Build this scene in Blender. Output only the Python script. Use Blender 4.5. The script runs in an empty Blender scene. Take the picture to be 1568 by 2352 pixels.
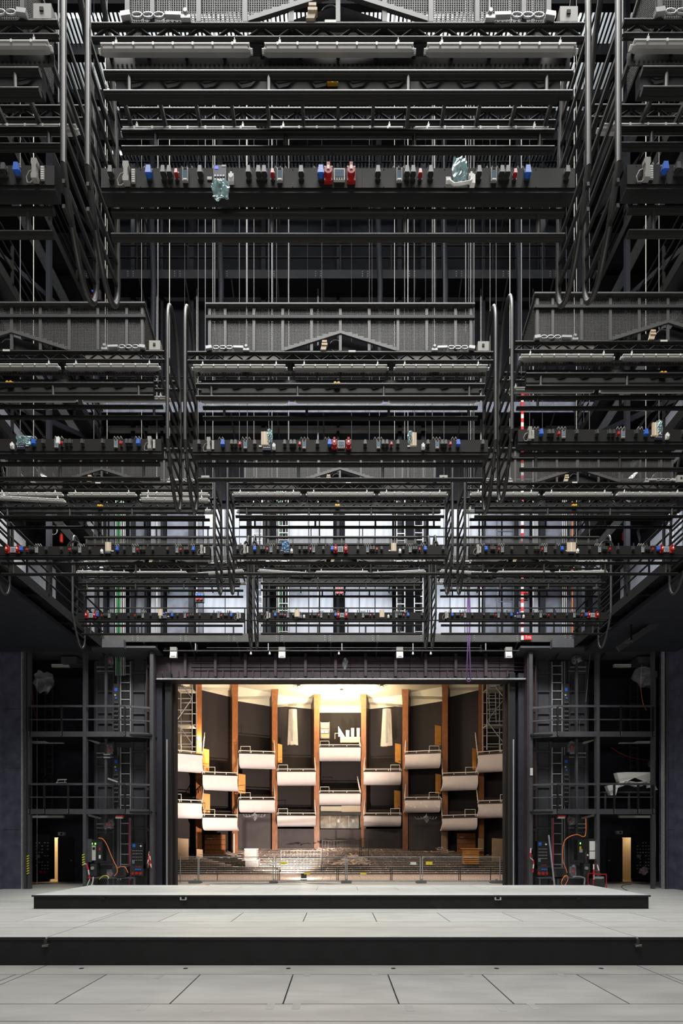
import bpy, math, random
from mathutils import Vector, Matrix
random.seed(7)
C = bpy.data.collections.new('scene'); bpy.context.scene.collection.children.link(C)
sc = bpy.context.scene
R = math.radians
# ---------------------------------------------------------------- camera
F = 1110.0; VX, VY, EYE = 776.0, 1936.0, 1.87
cd = bpy.data.cameras.new('camera'); cam = bpy.data.objects.new('camera', cd); C.objects.link(cam)
cam.location = (0, 0, EYE); cam.rotation_euler = (R(90), 0, 0)
cd.sensor_fit = 'VERTICAL'; cd.sensor_height = 36.0; cd.sensor_width = 24.0
cd.lens = 36.0 * F / 2352.0
cd.shift_x = (784 - VX) / 2352.0; cd.shift_y = (VY - 1176) / 2352.0
cd.clip_end = 200; sc.camera = cam
# ---------------------------------------------------------------- world, lights, exposure
w = bpy.data.worlds.new('world'); sc.world = w; w.use_nodes = True
w.node_tree.nodes['Background'].inputs[0].default_value = (0.5, 0.55, 0.65, 1)
w.node_tree.nodes['Background'].inputs[1].default_value = 0.05
sc.view_settings.view_transform = 'Standard'; sc.view_settings.look = 'None'
sc.view_settings.exposure = 0.0; sc.view_settings.gamma = 1.0; sc.view_settings.use_curve_mapping = False
def area(name, loc, target, sx, sy, power, col=(1, 1, 1), spread=180):
    d = bpy.data.lights.new(name, 'AREA'); d.shape = 'RECTANGLE'; d.size = sx; d.size_y = sy
    d.energy = power; d.color = col; d.spread = R(spread)
    o = bpy.data.objects.new(name, d); C.objects.link(o); o.location = loc
    o.rotation_euler = (Vector(target) - Vector(loc)).to_track_quat('-Z', 'Y').to_euler(); return o
def spot(name, loc, target, power, col, ang=90, blend=0.6, rad=0.15):
    d = bpy.data.lights.new(name, 'SPOT'); d.energy = power; d.color = col; d.spot_size = R(ang); d.spot_blend = blend; d.shadow_soft_size = rad
    o = bpy.data.objects.new(name, d); C.objects.link(o); o.location = loc
    o.rotation_euler = (Vector(target) - Vector(loc)).to_track_quat('-Z', 'Y').to_euler(); return o
def point(name, loc, power, col, rad=0.3):
    d = bpy.data.lights.new(name, 'POINT'); d.energy = power; d.color = col; d.shadow_soft_size = rad
    o = bpy.data.objects.new(name, d); C.objects.link(o); o.location = loc; return o
area('fly_loft_light', (0, 2.5, 26.5), (0, 9.5, 0), 15, 8, 9300, (1.0, 0.99, 0.97))
area('platform_fill', (0, 15.0, 28.5), (0, 15.5, 0), 14, 4, 560, (1.0, 1.0, 0.98), 75)  # unseen overhead light, added to brighten the platform top
area('tower_fill', (0, -7, 5.0), (0, 20, 5.0), 12, 2, 440, (1.0, 0.985, 0.96))  # unseen low light behind the camera, added to brighten towers and piers
for i, x in enumerate((-5.2, 0.0, 5.2)):  # unseen strips added to brighten the back wall panels
    area('wall_panel_fill', (x, 19.4, 17.2), (x, 21.2, 14.8), 4.2, 0.3, 62, (0.88, 0.93, 1.0), 150)
    area('wall_panel_fill', (x, 19.6, 13.2), (x, 21.2, 11.4), 4.2, 0.3, 50, (0.88, 0.93, 1.0), 150)
for i in range(5):
    area('loft_ceiling_fill', (0, 8.5+i*2.7, 31.6), (0, 8.5+i*2.7, 34), 20, 0.6, 420, (0.85, 0.92, 1.0))  # unseen upward strips, added so the ceiling shows bright between the gridiron slats
area('left_gallery_light', (-10.0, 16.5, 14.1), (-10.9, 17.5, 10), 0.3, 5, 650, (1.0, 0.97, 0.9))  # added without a fixture to brighten the left gallery wall panels
area('right_gallery_light', (10.2, 16.5, 14.1), (11.0, 17.5, 10), 0.3, 5, 500, (0.95, 0.97, 1.0))  # same added fill for the right gallery wall panels
spot('ceiling_spot', (0.1, 39.6, 11.8), (0.0, 41.2, 15.0), 5200, (1.0, 0.80, 0.54), 150, 1.0, 0.5)
area('house_light', (1.5, 36.0, 13.6), (0.5, 42, 7), 6, 2, 650, (1.0, 0.80, 0.58), 180)
spot('pit_floor_lamp', (-1.75, 25.0, 0.5), (-5.5, 38, 7.5), 15000, (1.0, 0.84, 0.74), 75, 0.5, 0.08)
area('auditorium_fill', (4, 21.8, 8.4), (2, 36, 3), 8, 0.5, 520, (1.0, 0.88, 0.78), 170)  # unseen fill from the stage side, added to brighten the auditorium
point('fin_flood', (-10.45, 36.3, 9.5), 520, (1.0, 0.72, 0.38), 0.12)
point('pit_lamp_glow', (-1.75, 25.5, 0.9), 60, (1.0, 0.93, 0.82), 0.1)
# ---------------------------------------------------------------- materials
def mat(name, col, rough=0.6, metal=0.0, noise=0.0, scale=4.0, bump=0.0, emit=0.0, spec=0.5, stretch=None, alpha=None, trans=0.0):
    m = bpy.data.materials.new(name); m.use_nodes = True; nt = m.node_tree; b = nt.nodes['Principled BSDF']
    b.inputs['Base Color'].default_value = (*col, 1); b.inputs['Roughness'].default_value = rough
    b.inputs['Metallic'].default_value = metal; b.inputs['Specular IOR Level'].default_value = spec
    if trans: b.inputs['Transmission Weight'].default_value = trans
    if alpha is not None: b.inputs['Alpha'].default_value = alpha
    if noise or bump:
        tc = nt.nodes.new('ShaderNodeTexCoord'); mp = nt.nodes.new('ShaderNodeMapping')
        if stretch: mp.inputs['Scale'].default_value = stretch
        nt.links.new(tc.outputs['Object'], mp.inputs[0])
        n = nt.nodes.new('ShaderNodeTexNoise'); n.inputs['Scale'].default_value = scale; n.inputs['Detail'].default_value = 6
        nt.links.new(mp.outputs[0], n.inputs['Vector'])
        if noise:
            r = nt.nodes.new('ShaderNodeValToRGB'); r.color_ramp.elements[0].position = 0.3; r.color_ramp.elements[1].position = 0.7
            r.color_ramp.elements[0].color = (*[c * (1 - noise) for c in col], 1); r.color_ramp.elements[1].color = (*[min(1, c * (1 + noise)) for c in col], 1)
            nt.links.new(n.outputs['Fac'], r.inputs[0]); nt.links.new(r.outputs[0], b.inputs['Base Color'])
        if bump:
            bp = nt.nodes.new('ShaderNodeBump'); bp.inputs['Strength'].default_value = bump; bp.inputs['Distance'].default_value = 0.02
            nt.links.new(n.outputs['Fac'], bp.inputs['Height']); nt.links.new(bp.outputs[0], b.inputs['Normal'])
    if emit:
        b.inputs['Emission Color'].default_value = (*col, 1); b.inputs['Emission Strength'].default_value = emit
    return m
M = dict(
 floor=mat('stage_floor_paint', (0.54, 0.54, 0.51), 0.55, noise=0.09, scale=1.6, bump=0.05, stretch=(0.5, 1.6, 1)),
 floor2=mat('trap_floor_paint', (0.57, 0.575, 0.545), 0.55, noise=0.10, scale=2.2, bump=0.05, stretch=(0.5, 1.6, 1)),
 floorA=mat('front_floor_darker', (0.325, 0.318, 0.30), 0.55, noise=0.13, scale=1.6, bump=0.05, stretch=(0.5, 1.6, 1)),  # near-to-far brightness step between levels is put into these colours
 floorA2=mat('front_trap_darker', (0.345, 0.342, 0.325), 0.55, noise=0.11, scale=2.2, bump=0.05, stretch=(0.5, 1.6, 1)),
 floorC=mat('platform_top_lighter', (0.73, 0.75, 0.725), 0.5, noise=0.08, scale=1.8, stretch=(0.5, 1.6, 1)),  # lightest level, the brightness rise is put into its colour
 patch=mat('worn_floor_patch', (0.32, 0.315, 0.295), 0.6, noise=0.1, scale=4),
 joint=mat('joint_black', (0.012, 0.012, 0.012), 0.9),
 face=mat('platform_black', (0.013, 0.013, 0.013), 0.6, noise=0.2, scale=3, spec=0.25),
 tube=mat('black_steel_tube', (0.010, 0.0095, 0.0085), 0.45, metal=0.0, noise=0.15, scale=9, spec=0.22),
 loop=mat('worn_steel_tube', (0.036, 0.035, 0.032), 0.40, noise=0.25, scale=7, spec=0.45),
 black=mat('black_steel', (0.007, 0.007, 0.008), 0.6),
 console=mat('console_black', (0.0095, 0.0088, 0.0078), 0.65, noise=0.1, scale=2, spec=0.2),
 under=mat('underside_black', (0.004, 0.004, 0.0045), 0.7),
 screen=mat('grey_screen_paint', (0.060, 0.059, 0.055), 0.5),
 screen2=mat('grey_mesh_wire', (0.050, 0.048, 0.044), 0.55),
 galv=mat('galvanised_steel', (0.40, 0.41, 0.41), 0.4, metal=0.3, noise=0.2, scale=12),
 silver=mat('bright_silver', (0.50, 0.50, 0.50), 0.4, metal=0.3),
 rope=mat('steel_rope', (0.26, 0.25, 0.225), 0.4, metal=0.2),
 ropeD=mat('dark_rope', (0.035, 0.035, 0.04), 0.5),
 lamp=mat('lamp_housing', (0.42, 0.42, 0.39), 0.45, noise=0.06, scale=3),
 lampc=mat('lamp_diffuser', (0.34, 0.335, 0.31), 0.35, noise=0.08, scale=3),
 lampt=mat('lamp_rim', (0.75, 0.75, 0.71), 0.4),
 white=mat('white_plastic', (0.78, 0.78, 0.74), 0.4),
 blue=mat('socket_blue', (0.03, 0.13, 0.55), 0.4),
 red=mat('socket_red', (0.38, 0.015, 0.012), 0.4),
 grey=mat('grey_plastic', (0.30, 0.29, 0.26), 0.5),
 dgrey=mat('dark_grey_plastic', (0.028, 0.028, 0.028), 0.5),
 glassy=mat('display_glass', (0.16, 0.22, 0.27), 0.15),
 yellow=mat('yellow_plastic', (0.75, 0.42, 0.02), 0.4),
 plate=mat('label_plate', (0.55, 0.54, 0.48), 0.5),
 navy=mat('keypad_navy', (0.02, 0.022, 0.05), 0.4),
 bag=mat('teal_film', (0.34, 0.50, 0.50), 0.2, noise=0.5, scale=14, bump=0.8),
 bagblue=mat('blue_film', (0.12, 0.24, 0.42), 0.2, noise=0.6, scale=14, bump=0.8),
 board=mat('raw_plywood', (0.55, 0.44, 0.30), 0.6, noise=0.12, scale=8, stretch=(6, 1, 1)),
 wallb=mat('black_wall_paint', (0.022, 0.024, 0.034), 0.6, noise=0.25, scale=3, bump=0.2),
 wallc=mat('navy_concrete_paint', (0.085, 0.086, 0.125), 0.45, noise=0.35, scale=2.5, bump=0.35),
 towerp=mat('charcoal_panel_paint', (0.062, 0.064, 0.072), 0.5, noise=0.15, scale=3),
 loftb=mat('loft_black_paint', (0.0085, 0.009, 0.012), 0.8, noise=0.25, scale=2, spec=0.15),
 fascd=mat('loft_fascia_dark', (0.022, 0.023, 0.026), 0.6, noise=0.2, scale=2, spec=0.2),
 colb=mat('loft_column_paint', (0.013, 0.014, 0.018), 0.6, spec=0.25),
 towers=mat('charcoal_steel_paint', (0.070, 0.071, 0.077), 0.45, noise=0.12, scale=6),
 purple=mat('plum_brown_paint', (0.060, 0.040, 0.050), 0.5, noise=0.25, scale=2.5),
 dark=mat('dark_void_paint', (0.006, 0.006, 0.008), 0.8),
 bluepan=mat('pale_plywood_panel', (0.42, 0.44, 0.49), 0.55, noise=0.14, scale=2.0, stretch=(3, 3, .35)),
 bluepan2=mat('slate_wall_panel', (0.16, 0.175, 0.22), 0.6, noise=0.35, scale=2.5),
 fascia=mat('grey_fascia', (0.075, 0.073, 0.069), 0.5, noise=0.25, scale=2),
 green=mat('green_cable', (0.05, 0.35, 0.12), 0.5),
 orange=mat('orange_cable', (0.75, 0.20, 0.05), 0.5),
 tapew=mat('tape_white', (0.80, 0.78, 0.74), 0.5), taper=mat('tape_red', (0.65, 0.02, 0.02), 0.5),
 hazy=mat('hazard_yellow', (0.75, 0.68, 0.03), 0.5),
 film=mat('clear_film', (0.42, 0.43, 0.46), 0.06, noise=0.9, scale=4, bump=1.0, alpha=0.24),
 cloth=mat('white_sheet', (0.82, 0.81, 0.75), 0.7),
 lilac=mat('lilac_sling', (0.20, 0.11, 0.30), 0.6),
 doorwall=mat('cream_corridor', (0.72, 0.60, 0.42), 0.6),
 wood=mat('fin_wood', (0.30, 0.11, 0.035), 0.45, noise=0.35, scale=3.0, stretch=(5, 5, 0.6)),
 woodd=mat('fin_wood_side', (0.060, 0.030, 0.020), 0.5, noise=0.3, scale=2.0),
 door=mat('orange_door_wood', (0.72, 0.33, 0.07), 0.45, noise=0.15, scale=2.5),
 awall=mat('auditorium_wall', (0.023, 0.017, 0.016), 0.8, noise=0.14, scale=2.0, stretch=(8, 8, 0.4)),
 agrey=mat('auditorium_grey_wall', (0.065, 0.054, 0.053), 0.7, noise=0.15, scale=1.5),
 cream=mat('cream_ceiling', (0.80, 0.74, 0.56), 0.8),
 plaster=mat('balcony_plaster', (0.62, 0.565, 0.555), 0.7, noise=0.04, scale=2),
 rimb=mat('balcony_rim_black', (0.02, 0.016, 0.015), 0.5),
 rail=mat('white_rail', (0.74, 0.70, 0.64), 0.4),
 step=mat('rake_step_edge', (0.46, 0.36, 0.30), 0.7, noise=0.4, scale=6),
 stepd=mat('rake_step_dark', (0.030, 0.021, 0.018), 0.85),
 pit=mat('pit_boards', (0.52, 0.40, 0.34), 0.7, noise=0.2, scale=3),
 card=mat('cardboard_tan', (0.52, 0.36, 0.22), 0.7, noise=0.08, scale=2),
 wrapc=mat('wrapping_cloth', (0.50, 0.45, 0.38), 0.7, noise=0.1, scale=4),
 conc=mat('concrete_block', (0.15, 0.142, 0.135), 0.8, noise=0.2, scale=8),
 glass=mat('window_glass', (0.30, 0.24, 0.16), 0.1, noise=0.6, scale=2.5),
 ylw=mat('yellow_sign', (0.85, 0.70, 0.04), 0.5),
 emitg=mat('green_digit', (0.25, 1.0, 0.15), 0.5, emit=2.0),
 emitb=mat('blue_screen', (0.10, 0.12, 0.9), 0.5, emit=0.8),
 emitw=mat('tube_light_on', (0.92, 0.96, 1.0), 0.5, emit=14.0),
 emitd=mat('corridor_tube_on', (1.0, 0.86, 0.62), 0.5, emit=6.0),
 emitf=mat('lamp_face_on', (1.0, 0.95, 0.85), 0.5, emit=20.0),
 floodg=mat('flood_glass', (0.62, 0.62, 0.60), 0.15),
 magenta=mat('magenta_plastic', (0.5, 0.05, 0.1), 0.5),
)
# ---------------------------------------------------------------- mesh builder
class MB:
    def __init__(s, m='black'): s.v = []; s.f = []; s.mi = []; s.sm = []; s.ms = []; s.use(m)
    def use(s, m):
        if m not in s.ms: s.ms.append(m)
        s.c = s.ms.index(m); return s
    def add(s, vs, fs, smooth=False):
        n = len(s.v); s.v += [tuple(p) for p in vs]
        for f in fs: s.f.append([i + n for i in f]); s.mi.append(s.c); s.sm.append(smooth)
        return s
    def box(s, x0, x1, y0, y1, z0, z1):
        return s.add([(x0,y0,z0),(x1,y0,z0),(x1,y1,z0),(x0,y1,z0),(x0,y0,z1),(x1,y0,z1),(x1,y1,z1),(x0,y1,z1)],
              [(0,3,2,1),(4,5,6,7),(0,1,5,4),(1,2,6,5),(2,3,7,6),(3,0,4,7)])
    def hexa(s, p): return s.add(p, [(0,3,2,1),(4,5,6,7),(0,1,5,4),(1,2,6,5),(2,3,7,6),(3,0,4,7)])
    def bar(s, p, q, w, h=None):
        h = h or w; p = Vector(p); q = Vector(q); d = (q - p).normalized()
        up = Vector((0,0,1)) if abs(d.z) < 0.95 else Vector((0,1,0))
        a = d.cross(up).normalized() * (w/2); b = a.cross(d).normalized() * (h/2)
        return s.add([p-a-b, p+a-b, p+a+b, p-a+b, q-a-b, q+a-b, q+a+b, q-a+b], [(0,1,2,3),(4,7,6,5),(0,4,5,1),(1,5,6,2),(2,6,7,3),(3,7,4,0)])
    def path(s, pts, r, n=8, cap=True):
        pts = [Vector(p) for p in pts]; rings = []; prev = None
        for i, p in enumerate(pts):
            d = (pts[min(i+1, len(pts)-1)] - pts[max(i-1, 0)]).normalized()
            if prev is None:
                up = Vector((0,0,1)) if abs(d.z) < 0.9 else Vector((1,0,0)); a = d.cross(up).normalized()
            else: a = (prev - d * prev.dot(d)).normalized()
            prev = a; b = d.cross(a)
            rr = r[i] if isinstance(r, (list, tuple)) else r
            rings.append([p + a*rr*math.cos(t*2*math.pi/n) + b*rr*math.sin(t*2*math.pi/n) for t in range(n)])
        vs = [v for g in rings for v in g]; fs = []
        for i in range(len(pts)-1):
            for t in range(n):
                fs.append((i*n+t, (i+1)*n+t, (i+1)*n+(t+1) % n, i*n+(t+1) % n))
        s.add(vs, fs, True)
        if cap:
            s.add(rings[0], [tuple(range(n))]); s.add(rings[-1], [tuple(reversed(range(n)))])
        return s
    def tube(s, p, q, r, n=8): return s.path([p, q], r, n)
    def prism(s, pts, axis, a, b, smooth=False):
        # pts: 2D outline; axis 'x': (y,z) swept in x ; 'y': (x,z) swept in y ; 'z': (x,y) swept in z
        def mk(u, v, t): return (t,u,v) if axis == 'x' else ((u,t,v) if axis == 'y' else (u,v,t))
        n = len(pts); vs = [mk(u,v,a) for u,v in pts] + [mk(u,v,b) for u,v in pts]
        s.add(vs, [(i, (i+1) % n, n+(i+1) % n, n+i) for i in range(n)], smooth)
        s.add([mk(u,v,a) for u,v in pts], [tuple(reversed(range(n)))]); s.add([mk(u,v,b) for u,v in pts], [tuple(range(n))]); return s
    def cyl(s, c, axis, r, h, n=12):
        c = Vector(c); d = {'x': Vector((1,0,0)), 'y': Vector((0,1,0)), 'z': Vector((0,0,1))}[axis]
        return s.path([c, c + d*h], r, n)
    def mesh(s, name):
        me = bpy.data.meshes.new(name); me.from_pydata(s.v, [], s.f)
        for m in s.ms: me.materials.append(M[m])
        me.polygons.foreach_set('material_index', s.mi); me.polygons.foreach_set('use_smooth', s.sm); me.update(); return me
    def build(s, name, parent=None, off=None, loc=None):
        if off is not None:
            ox, oy, oz = off; s.v = [(x-ox, y-oy, z-oz) for x, y, z in s.v]
        o = bpy.data.objects.new(name, s.mesh(name)); C.objects.link(o)
        if parent: o.parent = parent
        if loc: o.location = loc
        return o
def inst(name, me, parent=None, loc=(0,0,0), rot=None, sc_=None):
    o = bpy.data.objects.new(name, me); C.objects.link(o); o.parent = parent; o.location = loc
    if rot: o.rotation_euler = rot
    if sc_: o.scale = sc_
    return o
def tag(o, label, cat, group=None):
    o['label'] = label; o['category'] = cat
    if group: o['group'] = group
    return o
def thing(name, label, cat, loc=(0,0,0), group=None, rot=None):
    o = bpy.data.objects.new(name, None); C.objects.link(o); o.location = loc; o.empty_display_size = 0.1
    if rot: o.rotation_euler = rot
    return tag(o, label, cat, group)
def struct(name, mb): o = mb.build(name); o['kind'] = 'structure'; return o
def P(px, py, Z): return ((px - VX) * Z / F, Z, EYE + (VY - py) * Z / F)
def X(px, Z): return (px - VX) * Z / F
def H(py, Z): return EYE + (VY - py) * Z / F
def whole(name, mb, label, cat, group=None):     # one-mesh thing whose origin is moved to its base centre
    xs = [v[0] for v in mb.v]; ys = [v[1] for v in mb.v]; zs = [v[2] for v in mb.v]
    c = ((min(xs)+max(xs))/2, (min(ys)+max(ys))/2, min(zs))
    return tag(mb.build(name, None, c, c), label, cat, group)
def root(name, label, cat, loc, group=None): return thing(name, label, cat, loc, group)
def arc(cx, cz, r, a0, a1, n): return [(cx + r*math.cos(R(a0+(a1-a0)*i/n)), cz + r*math.sin(R(a0+(a1-a0)*i/n))) for i in range(n+1)]
# ================================================================ FLOOR AND LEVELS
ZL = -0.56; J = 0.012
def slab(mb, x0, x1, y0, y1, z, t=0.04): mb.box(x0+J, x1-J, y0+J, y1-J, z-t, z)
fl = struct('floor', MB('joint').box(-14, 14, -9, 9.6, ZL-0.3, ZL-0.03))
A, Bx = -5.78, 5.93                      # wagon joints
TX = [-4.27, -2.54, -0.83, 0.92, 2.655, 4.40]
def panel_(x0, x1, y0, y1, z, m='floor', par=None):
    o = MB(m); o.box(x0+J, x1-J, y0+J, y1-J, z-0.04, z); return o.build('floor_panel', par)
def level(par, z, ya, yb, seam, t0, t1, fa='floor', fb='floor2'):
    panel = lambda a, b, c, d, z, m='floor', par=None: panel_(a, b, c, d, z, {'floor': fa, 'floor2': fb}[m], par)
    ys = [ya, seam, t0, t1, yb]
    for x0, x1 in ((-13.6, A), (Bx, 13.6)):
        panel(x0, x1, ya, seam, z, par=par)
        sx = (-7.66, -5.95) if x0 < 0 else (6.05, 7.8)
        panel(x0, sx[0], t0, t1, z, par=par); panel(sx[0], sx[1], t0, t1, z, 'floor2', par); panel(sx[1], x1, t0, t1, z, par=par)
        panel(x0, x1, seam, t0, z, par=par) ; panel(x0, x1, t1, yb, z, par=par)
    panel(A, Bx, ya, seam, z, par=par); panel(A, Bx, seam, t0, z, par=par)
    for i in range(5): panel(TX[i], TX[i+1], t0, t1, z, 'floor2', par)
    panel(A, TX[0], t0, t1, z, par=par); panel(TX[5], Bx, t0, t1, z, par=par)
    panel(A, Bx, t1, yb, z, par=par)
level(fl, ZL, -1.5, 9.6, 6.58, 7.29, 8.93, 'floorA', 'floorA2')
J = 0.010
panel = panel_
# anchor points and worn patches of the low floor
mb = MB('joint')
for px in (187, 426, 662, 903, 1140, 1380):
    mb.cyl((X(px, 9.35), 9.35, ZL+0.001), 'z', 0.045, 0.004, 14)
o = mb.build('anchor_socket', fl); o['label'] = 'round black anchor sockets in the low front floor'
mb = MB('patch')
for px, py in ((290,2244),(365,2244),(480,2318),(620,2312),(680,2312),(330,2314),(705,2238),(860,2238),(940,2316),(1075,2240),(1150,2316),(1225,2312),(1290,2240)):
    Z = F*2.43/(py-VY); mb.box(X(px,Z)-0.06, X(px,Z)+0.06, Z-0.12, Z+0.12, ZL+0.0005, ZL+0.0025)
mb.build('tape_patch', fl)
# middle level: stage floor at z=0 (ends under the raised platform and runs to the towers)
f2 = struct('floor_stage', MB('joint').box(-14, 14, 9.6, 31.5, -0.3, -0.035).use('patch').box(-16.6, -13.62, 20.1, 23.4, -.3, 0).box(13.62, 16.6, 20.1, 23.4, -.3, 0))
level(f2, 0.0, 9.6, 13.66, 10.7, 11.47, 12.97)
for x0, x1 in ((-13.6, -8.64), (-8.64, A), (A, Bx), (Bx, 8.8), (8.8, 13.6)):
    for y0, y1 in ((13.66, 15.2), (15.2, 17.2), (17.2, 19.4), (19.4, 23.3)): panel(x0, x1, y0, y1, 0.0, par=f2)
struct('trim_step_front', MB('face').box(-13.6, 13.6, 9.585, 9.6, ZL-0.03, -0.045))
struct('trim_step_edge', MB('black').box(-13.6, A-0.03, 9.57, 9.6, -0.05, -0.004).box(A+0.03, Bx-0.03, 9.57, 9.6, -0.05, -0.004).box(Bx+0.03, 13.6, 9.57, 9.6, -0.05, -0.004))
for k, x in enumerate((A, Bx)):
    t = root('wagon_latch', ['steel latch under the left joint of the black front step', 'steel latch under the right joint of the black front step'][k], 'latch', (x, 9.57, -0.2))
    MB('dgrey').prism([(-0.07,0.05),(0.07,0.05),(0.04,0.08),(-0.04,0.08)], 'y', -0.03, 0.012).box(-0.03,0.03,-0.02,0.012,0.05,0.16).build('bracket', t)
    MB('grey').bar((-0.06,-0.035,0.04),(0.06,-0.035,0.06),0.012).bar((-0.06,-0.03,0.02),(0.06,-0.03,0.03),0.010).build('hook', t)
# raised platform
HP = 0.394
pt = root('stage_platform', 'wide raised black-fronted stage platform in front of the proscenium', 'platform', (0, 13.66, 0.0))
def pbox(x0, x1, y0, y1, z0, z1, n, m): return MB(m).box(x0, x1, y0-13.66, y1-13.66, z0, z1).build(n, pt)
pbox(-8.62, 8.80, 13.70, 16.87, 0.001, HP-0.04, 'body', 'face')
pbox(-8.66, 8.84, 13.66, 13.72, HP-0.05, HP-0.004, 'front_edge', 'black')
PXs = [-8.63, -4.38, 4.54, 8.80]
for a, b in zip(PXs[:-1], PXs[1:]):
    for c, d in ((13.67, 14.6), (14.6, 15.0), (15.0, 16.4), (16.4, 16.88)):
        if (c, d) == (15.0, 16.4):
            n = 7 if a < -5 else 7
            if a == -4.38:
                xs = [-4.38, -3.25, -1.96, -0.67, 0.62, 1.91, 3.2, 4.54]
            else: xs = [a, (a+b)/2, b]
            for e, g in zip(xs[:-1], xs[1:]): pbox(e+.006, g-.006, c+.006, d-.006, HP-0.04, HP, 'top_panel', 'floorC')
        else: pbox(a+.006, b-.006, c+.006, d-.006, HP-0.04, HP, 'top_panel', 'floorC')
for x in (X(421,13.66), X(1143,13.66)):
    MB('silver').box(x-.09,x-.055,-.02,.045,HP-.13,HP-.06).box(x+.055,x+.09,-.02,.045,HP-.13,HP-.06).box(x-.09,x+.09,-.018,.04,HP-.14,HP-.125).build('latch', pt)
for x in (X(236,13.66), X(1329,13.66)):
    MB('dark').box(x-.055,x+.055,-.004,.045,HP-.11,HP-.06).build('recess', pt)
# ================================================================ SHELL
struct('wall_left', MB('wallc').box(-13.9, -13.6, -9, 20.1, -0.6, 34))
struct('wall_right', MB('wallc').box(13.6, 13.9, -9, 20.1, -0.6, 34))
struct('wall_rear', MB('wallb').box(-13.9, 13.9, -9.3, -9, -0.6, 34))
struct('ceiling', MB('white').box(-13.9, 13.9, -9, 31, 34, 34.3))
TZ = 19.61
for s, nm in ((-1, 'left'), (1, 'right')):
    a = X(50, TZ) if s < 0 else X(1532, TZ)
    x0, x1 = (-13.6, a) if s < 0 else (a, 13.6)
    o = struct('wall_%s_pier' % nm, MB('wallc').box(x0, x1, TZ, TZ+0.5, 0, 9.75))
    mb = MB('dark')
    for z in (2.4, 4.9, 7.3): mb.box(x0, x1, TZ-0.004, TZ+0.01, z, z+0.012)
    mb.build('form_joint', o)
    # vertical guide rails beside the pier
    for k, (p0, p1) in enumerate(((50,53),(57,60)) if s < 0 else ((1521,1524),(1528,1532))):
        struct('trim_%d' % (1+k+(0 if s < 0 else 2)), MB('galv' if k == 0 else 'towers').box(X(p0,TZ), X(p1,TZ), TZ-0.05, TZ+0.1, 0, 9.7))
    # floor-to-loft steel channel above pier
    struct('wall_%s_upper' % nm, MB('loftb').box(min(s*11.4, s*11.6), max(s*11.4, s*11.6), 2, 21.2, 9.9, 34))
# back wall above the proscenium
struct('wall_back', MB('loftb').box(-13.6, 13.6, 21.2, 21.5, 10.0, 34))
for s, nm in ((-1, 'left'), (1, 'right')):
    struct('wall_%s_stage_end' % nm, MB('wallb').box(min(s*16.4,s*16.6), max(s*16.4,s*16.6), 20.1, 23.5, 0, 10.2))
    struct('ceiling_%s_side_stage' % nm, MB('dark').box(min(s*7,s*16.6), max(s*7,s*16.6), 20.95, 23.5, 9.9, 10.0))
    struct('wall_%s_pier_return' % nm, MB('wallb').box(min(s*13.5,s*16.6), max(s*13.5,s*16.6), 20.1, 20.2, 0, 10.2))
# ================================================================ BACK WALL FITTINGS
YW = 21.0
def bw(px): return X(px, YW)
cols = [(196,10),(248,8),(311,9),(340,5),(377,6),(443,12),(607,10),(618,5),(776,6),(916,9),(970,11),(1107,5),(1180,7),(1240,12),(1348,10),(1452,10)]
for i, (px, w_) in enumerate(cols):
    z0, z1 = 10.0, 31
    mb = MB('colb'); x = bw(px); h = w_/2/53.0
    mb.box(x-h, x+h, 20.72, 20.76, z0, z1).box(x-h*0.25, x+h*0.25, 20.76, 21.0, z0, z1).box(x-h, x+h, 21.0, 21.04, z0, z1)
    whole('steel_column', mb, 'black steel wall column rising above the proscenium gallery', 'column', 'columns on the wall above the proscenium')
side = lambda px: 'left' if px < VX else 'right'
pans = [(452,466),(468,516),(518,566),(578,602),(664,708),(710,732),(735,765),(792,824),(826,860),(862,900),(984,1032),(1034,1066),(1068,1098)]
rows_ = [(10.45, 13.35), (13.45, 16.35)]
for i, (a, b) in enumerate(pans):
    for j, (z0, z1) in enumerate(rows_):
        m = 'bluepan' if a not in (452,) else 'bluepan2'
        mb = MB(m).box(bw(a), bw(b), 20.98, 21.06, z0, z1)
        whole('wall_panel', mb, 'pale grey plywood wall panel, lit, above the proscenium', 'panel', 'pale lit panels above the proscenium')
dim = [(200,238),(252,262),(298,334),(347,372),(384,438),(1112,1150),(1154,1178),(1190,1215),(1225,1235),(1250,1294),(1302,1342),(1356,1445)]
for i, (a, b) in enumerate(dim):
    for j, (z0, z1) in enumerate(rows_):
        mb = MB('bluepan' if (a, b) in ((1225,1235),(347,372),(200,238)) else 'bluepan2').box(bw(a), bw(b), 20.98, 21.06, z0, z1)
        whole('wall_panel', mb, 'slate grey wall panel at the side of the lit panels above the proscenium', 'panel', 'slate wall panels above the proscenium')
# upper wall panels dark
for i in range(14):
    for z0, z1 in ((16.8, 19.4), (20.6, 25.5)):
        a = -11.2 + i*1.6
        whole('wall_panel', MB('loftb').box(a, a+1.5, 21.08, 21.16, z0, z1), 'black panel high on the loft back wall', 'panel', 'black panels of the loft back wall')
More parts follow.
